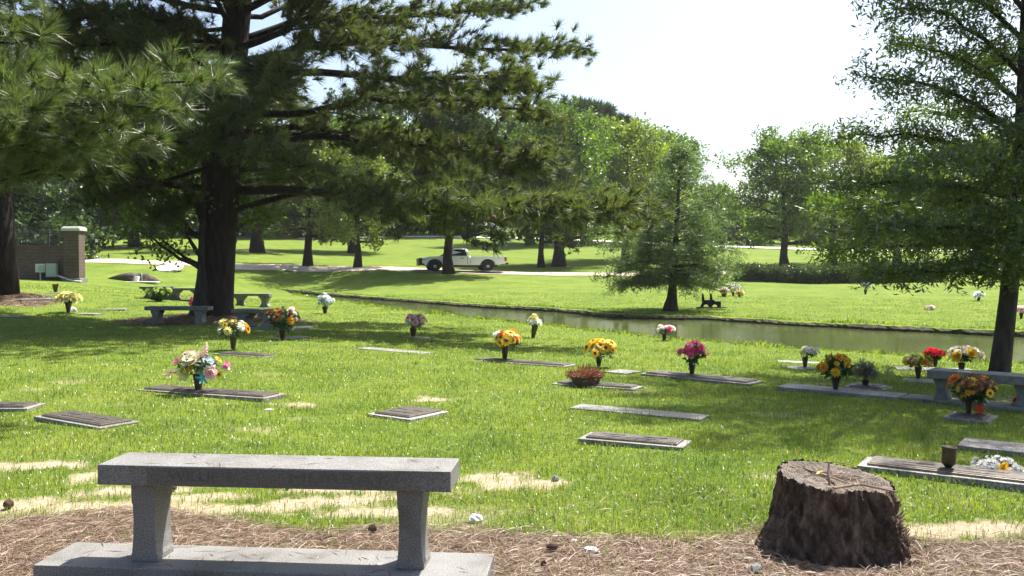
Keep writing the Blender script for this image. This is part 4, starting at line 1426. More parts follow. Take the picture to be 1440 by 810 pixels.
# ribbon hanging from it
q = G(1373, 587)
rb = MB()
s_ = q[1] / F
for k in range(5):
    a_ = k * 1.25
    rb.tube([(0, 0, .03), (math.cos(a_) * 5 * s_, -.02, 8 * s_ + math.sin(a_) * 5 * s_), (math.cos(a_) * 7 * s_, -.01, 12 * s_ + math.sin(a_) * 8 * s_), (0, 0, 10 * s_)], [.012, .022, .02, .01], 5)
tag(rb.build('ribbon', M['orange_cloth'], loc=(q[0], q[1] - .05, MK['m'][1])), 'crumpled orange-red ribbon beside the vase of shaded sunflowers', 'ribbon')
# dried clump on the grass
q = G(1250, 527)
bouquet(q + [0, 0, .06], .10, .07, None, [], .03, 'small dried brown-grey clump on the grass right of the grey bouquet', leafm='grey', leaf_n=40, seed=18, cat='dried plant', spray=[spray_proto(np.random.default_rng(5), 12, .9, .08, .2) for _ in range(4)])
# far lawn
vased((1018, 417), 413, (1012, 1026, 405, 414), 9, [('mum', 'white', 8, 'brown'), ('mum', 'red', 6, 'brown')], 3, 'low red and white bouquet left of the tall white one', seed=19, leaf_n=16)
vased((1031, 416), 411, (1022, 1042, 399, 411), 5, [('lily', 'white', 14, 'brown'), ('lily', 'palepink', 3, 'brown')], 3.4, 'tall white bouquet on the far lawn beyond the black bench', seed=20, leaf_n=14)
vased((1040, 418), 415, (1035, 1047, 408, 416), 5, [('mum', 'paleyellow', 8, 'brown'), ('mum', 'orange', 3, 'brown')], 2.6, 'small yellowish bouquet tipped to the right of the tall white one', seed=21, leafm='pale', leaf_n=14)
vased((1217, 414), 407, (1211, 1224, 396, 407), 5, [('mum', 'mauve', 6, 'brown'), ('mum', 'ltblue', 5, 'brown')], 2.8, 'mauve bouquet on the far lawn under the willow oak twigs', seed=22, leaf_n=14)
vased((1376, 423), 418, (1368, 1385, 411, 419), 6, [('mum', 'white', 10, 'brown'), ('mum', 'ltblue', 3, 'brown')], 3, 'white bouquet on the far lawn left of the willow oak trunk', seed=23, leaf_n=14)
vased((1436, 448), 440, (1429, 1446, 431, 441), 6, [('mum', 'white', 8, 'brown'), ('mum', 'palepink', 6, 'brown')], 3.4, 'white and pink bouquet at the right edge on the far shore', seed=24, leaf_n=14)
q = G(1307, 436)
bouquet(q + [0, 0, .07], .20, .1, None, [('mum', 'palepink', 6, 'brown'), ('mum', 'white', 5, 'brown'), ('mum', 'cream', 4, 'brown'), ('mum', 'orange', 1, 'brown')], .06, 'peach and white flowers lying loose on the far lawn', leaf_n=14, seed=25)
# sparse white one, tipped vase
b_ = G(749, 476); s_ = b_[1] / F
top = at(752, 456, b_[1])
vase(b_ - [0, 0, .02], top[2] - b_[2] + .02, 5 * s_, 'dark tipped vase holding the sparse white and green bouquet', tilt=(0, .16))
bouquet(at(751, 453, b_[1]), 9 * s_, 9 * s_, (top[0], b_[1], top[2]), [('lily', 'white', 7, 'brown'), ('mum', 'paleyellow', 3, 'brown')], 4.2 * s_, 'sparse white and green bouquet in a tipped vase near the water', leafm='blue', leaf_n=18, seed=26)
# empty vases
b_ = G(1333, 671); b_[2] = MK['l'][1] + .01
s_ = b_[1] / F
o = MB()
h = at(1335, 628, b_[1])[2] - b_[2]; r = 9.6 * s_
o.lathe([(.95 * r, .0), (.95 * r, .008), (.45 * r, .014), (.42 * r, .10 * h), (.62 * r, .17 * h), (.9 * r, .26 * h), (.97 * r, .36 * h), (1.0 * r, h - .012), (1.05 * r, h - .01), (1.05 * r, h), (.95 * r, h), (.9 * r, .3 * h)], 24)
v = o.build('flower_vase', M['vase_bronze'], loc=b_, smooth=True)
v.rotation_euler = (0, .055, 0)
tag(v, 'empty brown cylindrical vase leaning on the long raised marker', 'vase', 'bronze flower vases')
b_ = G(78, 411); s_ = b_[1] / F
vase(b_ - [0, 0, .01], 12 * s_, 4.5 * s_, 'empty dark vase on the grass in front of the brick wall')
# white and yellow flowers lying behind the long marker
b_ = G(1402, 668)
s_ = b_[1] / F
bouquet(at(1403, 660, b_[1] + .05), 37 * s_, 15 * s_, None, [('mum', 'white', 34, 'paleyellow')], 6.5 * s_, 'heap of white flowers with yellow blooms lying behind the long raised marker', leaf_n=60, seed=27, low=-.1)
rt = [o for o in bpy.data.objects if o.get('label', '').startswith('heap of white flowers')][0]
for k, (px, py) in enumerate([(1408, 659), (1416, 662), (1403, 666), (1412, 668), (1398, 667), (1413, 655)]):
    fo = bpy.data.objects.new('flower', flower_mesh('mum', 'yellow')); link(fo, rt)
    fo.location = at(px, py, rt.location[1] - .16) - np.array(rt.location); fo.scale = (6 * s_,) * 3; fo.rotation_euler = (.9, .1, k)
q = G(1440, 574)
bouquet(q + [0, 0, .07], .09, .07, None, [('mum', 'red', 12, 'brown')], .04, 'small red flowers on the ground at the right edge beside the weathered bench', leaf_n=20, seed=28)
q = G(269, 432); s_ = q[1] / F
bouquet(at(270, 426, q[1] - .6), 3.2 * s_, 8 * s_, None, [('mum', 'magenta', 8, 'brown')], 2.4 * s_, 'narrow dark pink flower spray against the left side of the thick trunk', leaf_n=10, seed=29)

# brown fern basket
q = G(824, 543); s_ = q[1] / F
fb = empty('fern_basket', q, 0, 'basket of dead brown fern on a marker in the middle of the lawn', 'basket')
o = MB()
o.lathe([(15 * s_, -.01), (19 * s_, 6 * s_), (22 * s_, 14 * s_), (23 * s_, 15 * s_), (20 * s_, 14 * s_)], 18)
o.build('basket', M['wicker'], fb)
rg = np.random.default_rng(77)
n = 90
ph = rg.uniform(0, 6.28, n); rr = rg.uniform(0, 1, n) ** .5
pos = np.column_stack([np.cos(ph) * rr * 23 * s_, np.sin(ph) * rr * 20 * s_, (16 + rg.uniform(-4, 9, n) * (1.1 - rr)) * s_])
axv = np.column_stack([np.cos(ph) * rr, np.sin(ph) * rr, .7 - .9 * rr])
soup('fern', scatter([spray_proto(rg, 12, .9, .09, .3) for _ in range(5)], pos, axv, 11 * s_ * rg.uniform(.6, 1.2, n), rg), 4, FERN_DEAD, fb)

# ------------------------------------------------------------------ stump
sc_ = np.array([(1176 - 720) / F * 4.93, 4.93, 0]); sc_[2] = gz(sc_[0], sc_[1])
stump = empty('tree_stump', sc_, 0, 'dark sawn tree stump with rough bark in the pine straw at the right', 'stump')
ns, nh = 240, 64
rg = np.random.default_rng(12)
lob = [(rg.uniform(0, 6.28), k, rg.uniform(.02, .06)) for k in range(2, 9)]
vs, fs = [], []
Ht = .385
flare_dir = [(math.pi * 1.08, .16, .4), (-.45, .07, .45), (-1.35, .06, .45), (1.5, .06, .6), (2.5, .05, .5)]


def stump_r(th, f):
    base = .295 + .075 * (1 - f) ** 1.5
    for a0, amp, wd in flare_dir:
        dd = math.atan2(math.sin(th - a0), math.cos(th - a0))
        base += amp * math.exp(-(dd / wd) ** 2) * (1 - f) ** 3.0
    base += sum(amp * .16 * math.cos(k * th + p) for p, k, amp in lob)
    ridge = .007 * math.sin(th * 11 + 2.2 * math.sin(f * 4 + th * 3)) + .005 * math.sin(th * 29 + 4 * math.sin(f * 7 + th)) + .006 * math.sin(th * 17 + f * 23 + 3 * math.sin(th * 5))
    return base + ridge


from mathutils import noise as mnoise


def bark_d(th, f):
    """plated, furrowed bark"""
    p = Vector((math.cos(th) * 3.2, math.sin(th) * 3.2, f * 1.5))
    a_ = mnoise.noise(p * 1.6 + Vector((0, 0, mnoise.noise(p * 2) * .6)))
    b_ = abs(mnoise.noise(p * 3.6 + Vector((5, 3, 1))))
    c_ = mnoise.noise(Vector((math.cos(th) * 14, math.sin(th) * 14, f * 9)))
    plate = max(-.012, min(.012, a_ * .05)) + .006 * round(b_ * 5) / 2 + .004 * c_
    return plate * (1 - .35 * f)


def stump_top(th, r):
    return Ht - .018 * math.cos(th + .2) * r / .3 + .016 * math.sin(th) * r / .3 + .006 * math.sin(r * 55 + 2 * math.sin(th * 2))


for i_ in range(nh):
    f = i_ / (nh - 1)
    for k in range(ns):
        th = 2 * math.pi * k / ns
        r = stump_r(th, f) * (1 + rg.normal(0, .004)) + bark_d(th, f)
        if f == 1:
            r *= .985
        zt_ = stump_top(th, r)
        z = -.06 + (zt_ + .06) * f + (rg.normal(0, .004) if 0 < f < 1 else rg.normal(0, .006))
        vs.append((r * math.cos(th), r * math.sin(th), z))
for i_ in range(nh - 1):
    for k in range(ns):
        k2 = (k + 1) % ns
        fs.append((i_ * ns + k, i_ * ns + k2, (i_ + 1) * ns + k2, (i_ + 1) * ns + k))
mb = MB(); mb.add(vs, fs)
bark_mb = mb
# sawn top
m, nt, out = new_mat('sawn_wood')
tc = N(nt, 'ShaderNodeTexCoord')
wv = N(nt, 'ShaderNodeTexWave', wave_type='RINGS', rings_direction='Z')
wv.inputs['Scale'].default_value = 22
wv.inputs['Distortion'].default_value = 5
wv.inputs['Detail'].default_value = 3
nt.links.new(tc.outputs['Object'], wv.inputs['Vector'])
c1 = ramp(nt, wv.outputs['Fac'], [(0.2, (.10, .08, .063)), (0.8, (.19, .158, .13))])
c2 = ramp(nt, noise(nt, 9, 6, .7, tc.outputs['Object']), [(0.3, (.45, .42, .4)), (0.6, (1.1, 1.1, 1.1))])
cc = mixc(nt, 1, c1, c2, 'MULTIPLY')
p = N(nt, 'ShaderNodeBsdfPrincipled')
nt.links.new(cc, p.inputs['Base Color']); p.inputs['Roughness'].default_value = .95
b = N(nt, 'ShaderNodeBump'); b.inputs['Strength'].default_value = .8; b.inputs['Distance'].default_value = .015
nt.links.new(noise(nt, 30, 6, .7, tc.outputs['Object']), b.inputs['Height']); nt.links.new(b.outputs['Normal'], p.inputs['Normal'])
nt.links.new(p.outputs[0], out.inputs[0])
vs, fs = [(0, 0, stump_top(0, 0) - .006)], []
nr2 = 16
for i_ in range(1, nr2 + 1):
    f = i_ / nr2
    for k in range(ns):
        th = 2 * math.pi * k / ns
        r = stump_r(th, 1) * .975 * f
        vs.append((r * math.cos(th), r * math.sin(th), stump_top(th, r) - .004 + rg.normal(0, .002)))
for k in range(ns):
    fs.append((0, 1 + k, 1 + (k + 1) % ns))
for i_ in range(nr2 - 1):
    for k in range(ns):
        k2 = (k + 1) % ns
        fs.append((1 + i_ * ns + k, 1 + (i_ + 1) * ns + k, 1 + (i_ + 1) * ns + k2, 1 + i_ * ns + k2))
mb = MB(); mb.add(vs, fs)
mb.build('sawn_top', m, stump)
n = 90
aa, r_ = rg.uniform(0, 6.28, n), rg.uniform(0, .27, n)
c0 = np.column_stack([np.cos(aa) * r_ + .06, np.sin(aa) * r_ - .06, np.zeros(n)])
c0[:, 2] = [stump_top(math.atan2(y, x), math.hypot(x, y)) + .004 for x, y in c0[:, :2]]
c0 = c0[np.hypot(c0[:, 0], c0[:, 1]) < .27]; n = len(c0)
a2 = rg.uniform(0, 6.28, n); ll = rg.uniform(.02, .06, n)
dv = np.column_stack([np.cos(a2), np.sin(a2), rg.normal(0, .06, n)]) * ll[:, None]; sv = np.column_stack([-np.sin(a2), np.cos(a2), np.zeros(n)]) * .0025
soup('needle_litter', np.stack([c0 - dv, c0 + sv, c0 + dv, c0 - sv], 1).reshape(-1, 3), 4, STRAW, stump)
# loose bark flakes on the right flank
mb = bark_mb
for k in range(170):
    th = rg.uniform(-1.2, .6); f = rg.uniform(.05, .8)
    r = stump_r(th, f) + .004
    c = Vector((r * math.cos(th), r * math.sin(th), -.02 + Ht * f))
    t_ = Vector((-math.sin(th), math.cos(th), 0)); u = Vector((math.cos(th) * .5, math.sin(th) * .5, rg.uniform(.4, 1))).normalized()
    w, l = rg.uniform(.008, .02), rg.uniform(.02, .045)
    mb.add([c - t_ * w, c + t_ * w, c + t_ * w * .5 + u * l, c - t_ * w * .5 + u * l], [(0, 1, 2, 3)])
mb.build('bark', M['stump_bark'], stump)
zt_ = sc_[2] + Ht + .012
for pts, r, lab in [([(1170, 652, -.0), (1165, 665, -.03), (1167, 684, -.05)], .009, 'short upright pale twig on the stump top'), ([(1120, 655, .16), (1155, 667, .05), (1200, 684, -.14)], .0085, 'long thin twig lying across the stump top'),
                    ([(1172, 686, -.1), (1210, 682, -.12), (1262, 694, -.14)], .008, 'thin twig lying along the front edge of the stump top and over its right side'), ([(1140, 652, .2), (1170, 650, .2), (1200, 656, .14)], .004, 'thin twig at the back rim of the stump')]:
    mb = MB()
    P = []
    for k, (px, py, dy) in enumerate(pts):
        q = at_z(px, py, zt_)
        P.append(np.array([q[0], q[1], zt_ + .004 * k]))
    if 'upright' in lab:
        P = [at(1167, 684, 4.78), at(1165, 668, 4.80), at(1166, 651, 4.83)]
    mb.tube(P, [r, r * .9, r * .6], 6)
    tag(mb.build('twig', M['stick']), lab, 'twig', 'twigs on the stump')
q = at_z(1152, 667, zt_)
yb = MB()
yb.add([(-.02, 0, .0), (0, -.014, .006), (.022, 0, .004), (0, .014, .01)], [(0, 1, 2, 3)])
yb.add([(0.0, .01, .004), (.012, -.006, .012), (.026, .008, .016), (.01, .02, .012)], [(0, 1, 2, 3)])
tag(yb.build('fallen_leaf', FLOWER['yellow'], loc=(q[0], q[1], zt_ + .003)), 'yellow leaf lying on the stump top', 'leaf')

# ------------------------------------------------------------------ brick wall, pillar, iron fence
m, nt, out = new_mat('brown_brick')
tc = N(nt, 'ShaderNodeTexCoord')
sp = N(nt, 'ShaderNodeSeparateXYZ'); nt.links.new(tc.outputs['Object'], sp.inputs[0])
ad = N(nt, 'ShaderNodeMath', operation='ADD'); nt.links.new(sp.outputs[0], ad.inputs[0]); nt.links.new(sp.outputs[1], ad.inputs[1])
cb_ = N(nt, 'ShaderNodeCombineXYZ'); nt.links.new(ad.outputs[0], cb_.inputs[0]); nt.links.new(sp.outputs[2], cb_.inputs[1])
br = N(nt, 'ShaderNodeTexBrick')
br.inputs['Color1'].default_value = (.075, .042, .032, 1); br.inputs['Color2'].default_value = (.115, .068, .052, 1); br.inputs['Mortar'].default_value = (.15, .13, .12, 1)
br.inputs['Scale'].default_value = 1.0; br.inputs['Brick Width'].default_value = .24; br.inputs['Row Height'].default_value = .076; br.inputs['Mortar Size'].default_value = .01
nt.links.new(cb_.outputs[0], br.inputs['Vector'])
cc = mixc(nt, 1, br.outputs['Color'], ramp(nt, noise(nt, 1.2, 5, .6, tc.outputs['Object']), [(0.3, (.65, .62, .6)), (0.7, (1.1, 1.1, 1.1))]), 'MULTIPLY')
p = N(nt, 'ShaderNodeBsdfPrincipled'); nt.links.new(cc, p.inputs['Base Color']); p.inputs['Roughness'].default_value = .9
b = N(nt, 'ShaderNodeBump'); b.inputs['Strength'].default_value = .5; b.inputs['Distance'].default_value = .02; b.invert = True
nt.links.new(br.outputs['Fac'], b.inputs['Height']); nt.links.new(b.outputs['Normal'], p.inputs['Normal'])
nt.links.new(p.outputs[0], out.inputs[0])
M['brick'] = m
pA = G(105, 396.5)
Yw = pA[1]
sw_ = Yw / F
pil = empty('brick_pillar', pA, R(3), 'square brown brick pillar with a pale stone cap at the end of the wall', 'pillar')
ph_ = at(105, 325, Yw)[2] - pA[2]
o = MB(); o.box((0, 0, ph_ / 2 - .15), (21 * sw_, 20 * sw_, ph_ + .3)); o.build('shaft', M['brick'], pil)
o = MB(); o.box((0, 0, ph_ + .06), (26 * sw_, 25 * sw_, .12)); o.box((0, 0, ph_ + .175), (26 * sw_, 25 * sw_, .11), taper=.8); o.build('cap', M['cap_stone'], pil, bevel=.02)
o = MB(); o.box((0, 0, .05), (26 * sw_, 25 * sw_, .3)); o.build('footing', M['concrete'], pil, bevel=.02)
pB = G(-420, 391); pB = np.array([-46., Yw - 1.5, gz(-46., Yw - 1.5)])
dx = pA[0] - 12 * sw_ - pB[0]
rzw = math.atan2(pA[1] + .1 - pB[1], dx)
wall = empty('brick_wall', (pA[0] - 12 * sw_ - .0, pA[1] + .1, pA[2]), rzw, 'long brown brick wall carrying an iron fence at the left', 'wall')
wh = at(60, 348, Yw)[2] - pA[2]
o = MB(); o.box((-dx / 2, 0, wh / 2 - .4), (dx, .4, wh + .8)); o.build('brickwork', M['brick'], wall)
o = MB(); o.box((-dx / 2, 0, wh + .05), (dx, .5, .1)); o.build('coping', M['brick'], wall, bevel=.01)
fe = empty('iron_fence', (wall.location[0], wall.location[1], pA[2] + wh + .1), rzw, 'dark iron picket fence standing on the brick wall', 'fence')
fh = at(60, 325, Yw)[2] - pA[2] - wh - .1
for z in (.12, fh - .14):
    o = MB(); o.box((-dx / 2, 0, z), (dx, .03, .04)); o.build('rail', M['metal_black'], fe)
o = MB()
npk = int(dx / .13)
for k in range(npk):
    x = -.1 - k * .13
    o.box((x, 0, fh / 2), (.022, .022, fh))
    o.add([(x - .02, -.02, fh), (x + .02, -.02, fh), (x + .02, .02, fh), (x - .02, .02, fh), (x, 0, fh + .09)], [(0, 1, 4), (1, 2, 4), (2, 3, 4), (3, 0, 4)])
pk = o.build('pickets', M['metal_black'], fe); pk['kind'] = 'stuff'
for k in range(int(dx / 1.9)):
    o = MB(); x = -.9 - k * 1.9
    o.box((x, 0, fh / 2 + .03), (.09, .09, fh + .06)); o.box((x, 0, fh + .09), (.12, .12, .06), taper=.3)
    o.build('post', M['metal_black'], fe)
# boxes on the wall
yb_ = Yw - .35
q = at(57.5, 377, yb_)
mt = empty('meter_box', (q[0], q[1], q[2]), rzw, 'small pale meter box on a stem against the brick wall', 'utility box')
o = MB(); o.box((0, 0, 0), (13 * sw_, .22, 12 * sw_)); o.build('box', M['box_pale'], mt, bevel=.015)
o = MB(); o.box((1.5 * sw_, -.125, 0), (7 * sw_, .03, 8 * sw_)); o.build('door', M['box_green'], mt, bevel=.006)
o = MB(); o.tube([(-.03, 0, -6 * sw_), (-.03, 0, -17 * sw_)], [.035, .035], 8); o.build('stem', M['box_pale'], mt)
q = at(73, 380, yb_)
ct = empty('utility_cabinet', (q[0], q[1], q[2]), rzw, 'taller grey-green utility cabinet beside the pale meter box', 'utility box')
o = MB(); o.box((0, 0, 0), (14 * sw_, .3, 19 * sw_)); o.build('box', M['box_green'], ct, bevel=.02)
o = MB(); o.box((0, -.16, .02), (11.5 * sw_, .02, 16 * sw_)); o.build('door', M['box_green'], ct, bevel=.006)
o = MB(); P = [at(79, 387.5, yb_), at(85, 389, yb_), at(95, 393, yb_ - .1), at(103, 395.5, yb_ - .15), at(114, 396, yb_ - .25)]
o.tube(P, [.05] * 5, 10)
tag(o.build('conduit', M['box_pale'], smooth=True), 'pale pipe running from the utility cabinet down to the pillar foot', 'pipe')

# culverts in the ditch
M['culvert'] = surf('stained_culvert', [(0.3, (.04, .036, .026)), (0.6, (.10, .085, .06)), (0.8, (.16, .14, .10))], 4, .95, .8, bdist=.05)
for (x0, y0, x1, y1, lab) in [(193, 396, 158, 391, 'dark culvert pipe end at the left of the ditch'), (198, 396, 236, 396, 'dark culvert pipe end at the right of the ditch')]:
    a_, b_ = G(x0, y0), G(x1, y1)
    rt = empty('culvert_pipe', a_, 0, lab, 'culvert', 'culvert pipes in the ditch')
    o = MB()
    v = b_ - a_
    v[1] = .6
    L = np.linalg.norm(v)
    o.tube([np.array([0, 0, .12]), v * .25 + [0, 0, .14], v * .6 + [0, 0, .06], v * 1.0 + [0, 0, -.08]], [.34, .36, .26, .10], 14)
    o.build('barrel', M['culvert'], rt, smooth=True)
    o = MB()
    d = v / L
    ring = []
    o.tube([-d * .03 + [0, 0, .12], d * .05 + [0, 0, .12]], [.38, .38], 16)
    o.build('rim', M['concrete'], rt)
q = G(195, 396)
o = MB(); o.box((0, 0, .05), (.25, .5, .5)); o.box((0, -.25, -.02), (2.6, .6, .08))
tag(o.build('culvert_headwall', M['concrete_pale'], loc=q + [0, -.1, 0], bevel=.03), 'pale concrete block and apron between the two culvert pipes', 'headwall')
q = G(232, 382)
o = MB()
n = 26
pl = [(18 * q[1] / F * math.cos(2 * math.pi * k / n) * (1 + .06 * math.sin(5 * k)), 22 * q[1] / F * math.sin(2 * math.pi * k / n) * (1 + .05 * math.cos(3 * k))) for k in range(n)]
o.add([(x, z, t) for t in (-.06, .06) for x, z in pl], [tuple(range(n - 1, -1, -1)), tuple(range(n, 2 * n))] + [(i, (i + 1) % n, (i + 1) % n + n, i + n) for i in range(n)])
sl = o.build('concrete_slab', M['concrete_pale'], loc=q + [0, .9, 5.5 * q[1] / F])
sl.rotation_euler = (R(14), 0, 0)
tag(sl, 'bright rounded concrete slab on the slope above the culverts', 'slab')

# ------------------------------------------------------------------ white pickup
q = G(650, 382)
tk = empty('pickup_truck', q + [0, 0, .05], 0, 'white pickup with black grille guard parked on the drive behind a pine trunk', 'truck')
s = q[1] / F
tk.rotation_euler = (0, 0, math.pi + R(12))
sx = 119 * s / 5.87
sz = 31.5 * s / 1.9
tk.scale = (sx, sx, sz)
Lx = 5.87


def half_arch(cx, r, n=10):
    return [(cx + r * math.cos(math.pi * k / n), .52 + r * .95 * math.sin(math.pi * k / n)) for k in range(n + 1)]


X0 = -Lx / 2
o = MB()
pl = [(X0 + 2.56, .50), (X0 + 2.56, 1.24), (X0 + 4.2, 1.24), (X0 + 4.45, 1.25), (X0 + 5.3, 1.20), (X0 + 5.72, 1.08), (X0 + 5.80, .95), (X0 + 5.82, .60), (X0 + 5.5, .52)] + half_arch(X0 + 4.95, .52) + [(X0 + 4.40, .50)]
o.prism(pl, -.98, .98)
o.build('body', M['paint_white'], tk, bevel=.04)
o = MB()
pl = [(X0 + .06, .62), (X0 + .0, 1.22), (X0 + .05, 1.26), (X0 + 2.51, 1.26), (X0 + 2.51, .50), (X0 + 1.95, .50)] + half_arch(X0 + 1.30, .52) + [(X0 + .74, .56)]
o.prism(pl, -.97, .97)
o.build('cargo_bed', M['paint_white'], tk, bevel=.03)
o = MB(); o.box((X0 + 1.27, 0, 1.268), (2.3, 1.66, .03)); o.build('bed_liner', M['black_plastic'], tk)
o = MB()
vb = [(X0 + 2.60, -.93, 1.24), (X0 + 4.42, -.93, 1.24), (X0 + 4.42, .93, 1.24), (X0 + 2.60, .93, 1.24)]
vm = [(X0 + 2.62, -.90, 1.56), (X0 + 3.95, -.86, 1.56), (X0 + 3.95, .86, 1.56), (X0 + 2.62, .90, 1.56)]
vt = [(X0 + 2.72, -.72, 1.86), (X0 + 3.55, -.70, 1.86), (X0 + 3.55, .70, 1.86), (X0 + 2.72, .72, 1.86)]
vu = [(X0 + 2.95, -.55, 1.91), (X0 + 3.35, -.55, 1.91), (X0 + 3.35, .55, 1.91), (X0 + 2.95, .55, 1.91)]
allv = vb + vm + vt + vu
fs = [(0, 3, 2, 1), (12, 13, 14, 15)]
for L_ in range(3):
    for k in range(4):
        k2 = (k + 1) % 4
        fs.append((L_ * 4 + k, L_ * 4 + k2, (L_ + 1) * 4 + k2, (L_ + 1) * 4 + k))
o.add(allv, fs)
o.build('cab', M['paint_white'], tk, bevel=.04)
for sgn in (-1, 1):
    o = MB()
    e = .006 * sgn
    o.add([(X0 + 2.76, sgn * .925 + e, 1.28), (X0 + 3.98, sgn * .925 + e, 1.28), (X0 + 3.86, sgn * .875 + e, 1.55), (X0 + 3.55, sgn * .735 + e, 1.80), (X0 + 2.86, sgn * .745 + e, 1.80), (X0 + 2.80, sgn * .895 + e, 1.55)], [(0, 1, 2, 3, 4, 5)])
    w_ = o.build('window', M['glass_dark'], tk)
    so = w_.modifiers.new('thick', 'SOLIDIFY'); so.thickness = .02; so.offset = 0
    o = MB(); o.box((X0 + 3.1, sgn * .985, 1.06), (.2, .03, .05)); o.build('door_handle', M['black_plastic'], tk)
    o = MB(); o.box((X0 + 2.72, sgn * .983, .9), (.018, .012, .7)); o.build('door_seam', M['black_plastic'], tk)
    o = MB(); o.box((X0 + 4.05, sgn * 1.08, 1.33), (.12, .2, .18)); o.build('mirror', M['black_plastic'], tk, bevel=.02)
    o = MB(); o.box((X0 + 5.66, sgn * .80, .98), (.3, .36, .16)); o.build('headlight', M['lamp_glass'], tk, bevel=.03)
    o = MB(); o.box((X0 + .06, sgn * .90, 1.0), (.16, .16, .34)); o.build('tail_light', M['red_lens'], tk, bevel=.01)
    for wx in (1.30, 4.95):
        mw = Matrix.Translation((X0 + wx, sgn * .85, .40)) @ Matrix.Rotation(-sgn * math.pi / 2, 4, 'X')
        o = MB(); o.lathe([(.24, -.13), (.36, -.13), (.40, -.09), (.40, .09), (.36, .13), (.24, .13)], 22, mw)
        ty = o.build('wheel', M['rubber'], tk, smooth=False)
        o = MB(); o.lathe([(.25, .10), (.24, .125), (.14, .11), (.10, .15), (.02, .155)], 16, mw); o.build('rim', M['rim'], ty)
o = MB()
e = .012
o.add([(X0 + 4.40 + e, -.86, 1.27), (X0 + 4.40 + e, .86, 1.27), (X0 + 3.97 + e, .80, 1.55), (X0 + 3.60 + e, .66, 1.82), (X0 + 3.60 + e, -.66, 1.82), (X0 + 3.97 + e, -.80, 1.55)], [(0, 1, 2, 5), (5, 2, 3, 4)])
w_ = o.build('windscreen', M['glass_screen'], tk); so = w_.modifiers.new('thick', 'SOLIDIFY'); so.thickness = .015; so.offset = 1
o = MB(); o.box((X0 + 5.84, 0, .98), (.10, 1.25, .26)); o.box((X0 + 5.98, 0, .75), (.10, 1.5, .62)); o.box((X0 + 5.94, .72, .80), (.14, .12, .5)); o.box((X0 + 5.94, -.72, .80), (.14, .12, .5)); o.build('grille_guard', M['black_plastic'], tk, bevel=.02)
o = MB(); o.box((X0 + 5.80, 0, .58), (.28, 1.96, .24)); o.build('front_bumper', M['black_plastic'], tk, bevel=.04)
o = MB(); o.box((X0 - .06, 0, .62), (.22, 1.8, .18)); o.build('rear_bumper', M['black_plastic'], tk, bevel=.03)
o = MB(); o.box((X0 + 2.9, 0, .43), (4.6, 1.4, .18)); o.box((X0 + 1.30, 0, .72), (1.1, 1.62, .6)); o.box((X0 + 4.95, 0, .72), (1.1, 1.62, .6)); o.build('chassis', M['black_plastic'], tk)

# ------------------------------------------------------------------ small things on the ground
for k, (px, py, ln, rz, lab) in enumerate([(769, 774, .062, .4, 'dark pine cone on the straw between bench and stump'), (14, 714, .075, .1, 'brown pine cone on the sand at the left edge'), (527, 748, .06, 2.0, 'dark pine cone on the straw behind the bench legs'),
                                           (764, 800, .04, 1.0, 'small dark pine cone at the bottom edge of the view'), (240, 690, .06, .3, 'dark pine cone on the sand under the bench seat'), (405, 690, .05, 1.2, 'small pine cone in the grass edge behind the bench seat')]):
    q = G(px, py)
    o = MB()
    prof = []
    nl = 9
    for i_ in range(nl):
        f = i_ / (nl - 1)
        rr = ln * .42 * (math.sin(math.pi * (f * .82 + .12)) ** .7)
        prof += [(rr * .72, f * ln), (rr, f * ln + ln * .05)]
    o.lathe(prof, 11)
    c_ = o.build('pine_cone', M['cone'], loc=q + [0, 0, ln * .35])
    c_.rotation_euler = (R(80), 0, rz * 3)
    tag(c_, lab, 'pine cone', 'fallen pine cones')
for k, (px, py, sx_, sy_, sz_, mat, lab) in enumerate([(832, 777, .045, .02, .022, 'concrete_pale', 'sharp white stone chip on the straw right of the dark pine cone'), (669, 734, .05, .03, .035, 'concrete_pale', 'pale rough stone at the edge of the straw right of the bench leg'), (781, 676, .035, .025, .03, 'concrete', 'grey stone at the right end of the bare sand patch'),
                                                      (378, 577, .06, .05, .012, 'concrete_pale', 'flat white scrap in the grass below the long marker'), (902, 774, .02, .015, .012, 'concrete_pale', 'small pale pebble on the straw'), (807, 762, .018, .015, .012, 'concrete_pale', 'smallest pale pebble on the straw by the grass edge'),
                                                      (1062, 804, .05, .03, .03, 'concrete', 'grey stone in front of the left root of the stump'), (103, 438, .12, .1, .10, 'concrete_pale', 'rounded white stone at the foot of the pale yellow bouquet')]):
    q = G(px, py)
    bm_ = MB()
    rg2 = np.random.default_rng(60 + k)
    vs, fs = [], []
    nu, nv = 10, 6
    for i_ in range(nv + 1):
        th = math.pi * i_ / nv
        for j_ in range(nu):
            phi = 2 * math.pi * j_ / nu
            r = 1 + rg2.normal(0, .10)
            vs.append((sx_ * r * math.sin(th) * math.cos(phi), sy_ * r * math.sin(th) * math.sin(phi), sz_ * r * math.cos(th)))
    for i_ in range(nv):
        for j_ in range(nu):
            j2 = (j_ + 1) % nu
            fs.append((i_ * nu + j_, (i_ + 1) * nu + j_, (i_ + 1) * nu + j2, i_ * nu + j2))
    bm_.add(vs, fs)
    o = bm_.build('stone', M[mat], loc=q + [0, 0, sz_ * .4])
    o.rotation_euler = (0, .1, k * .7)
    tag(o, lab, 'stone')

# ------------------------------------------------------------------ grass and straw
def in_foot(xy):
    bad = np.zeros(len(xy), bool)
    for cx, cy, ux, uy, hl, hw in FOOT:
        dx_, dy_ = xy[:, 0] - cx, xy[:, 1] - cy
        bad |= (np.abs(dx_ * ux + dy_ * uy) < hl) & (np.abs(-dx_ * uy + dy_ * ux) < hw)
    bad |= np.hypot(xy[:, 0] - sc_[0], xy[:, 1] - sc_[1]) < .42
    return bad


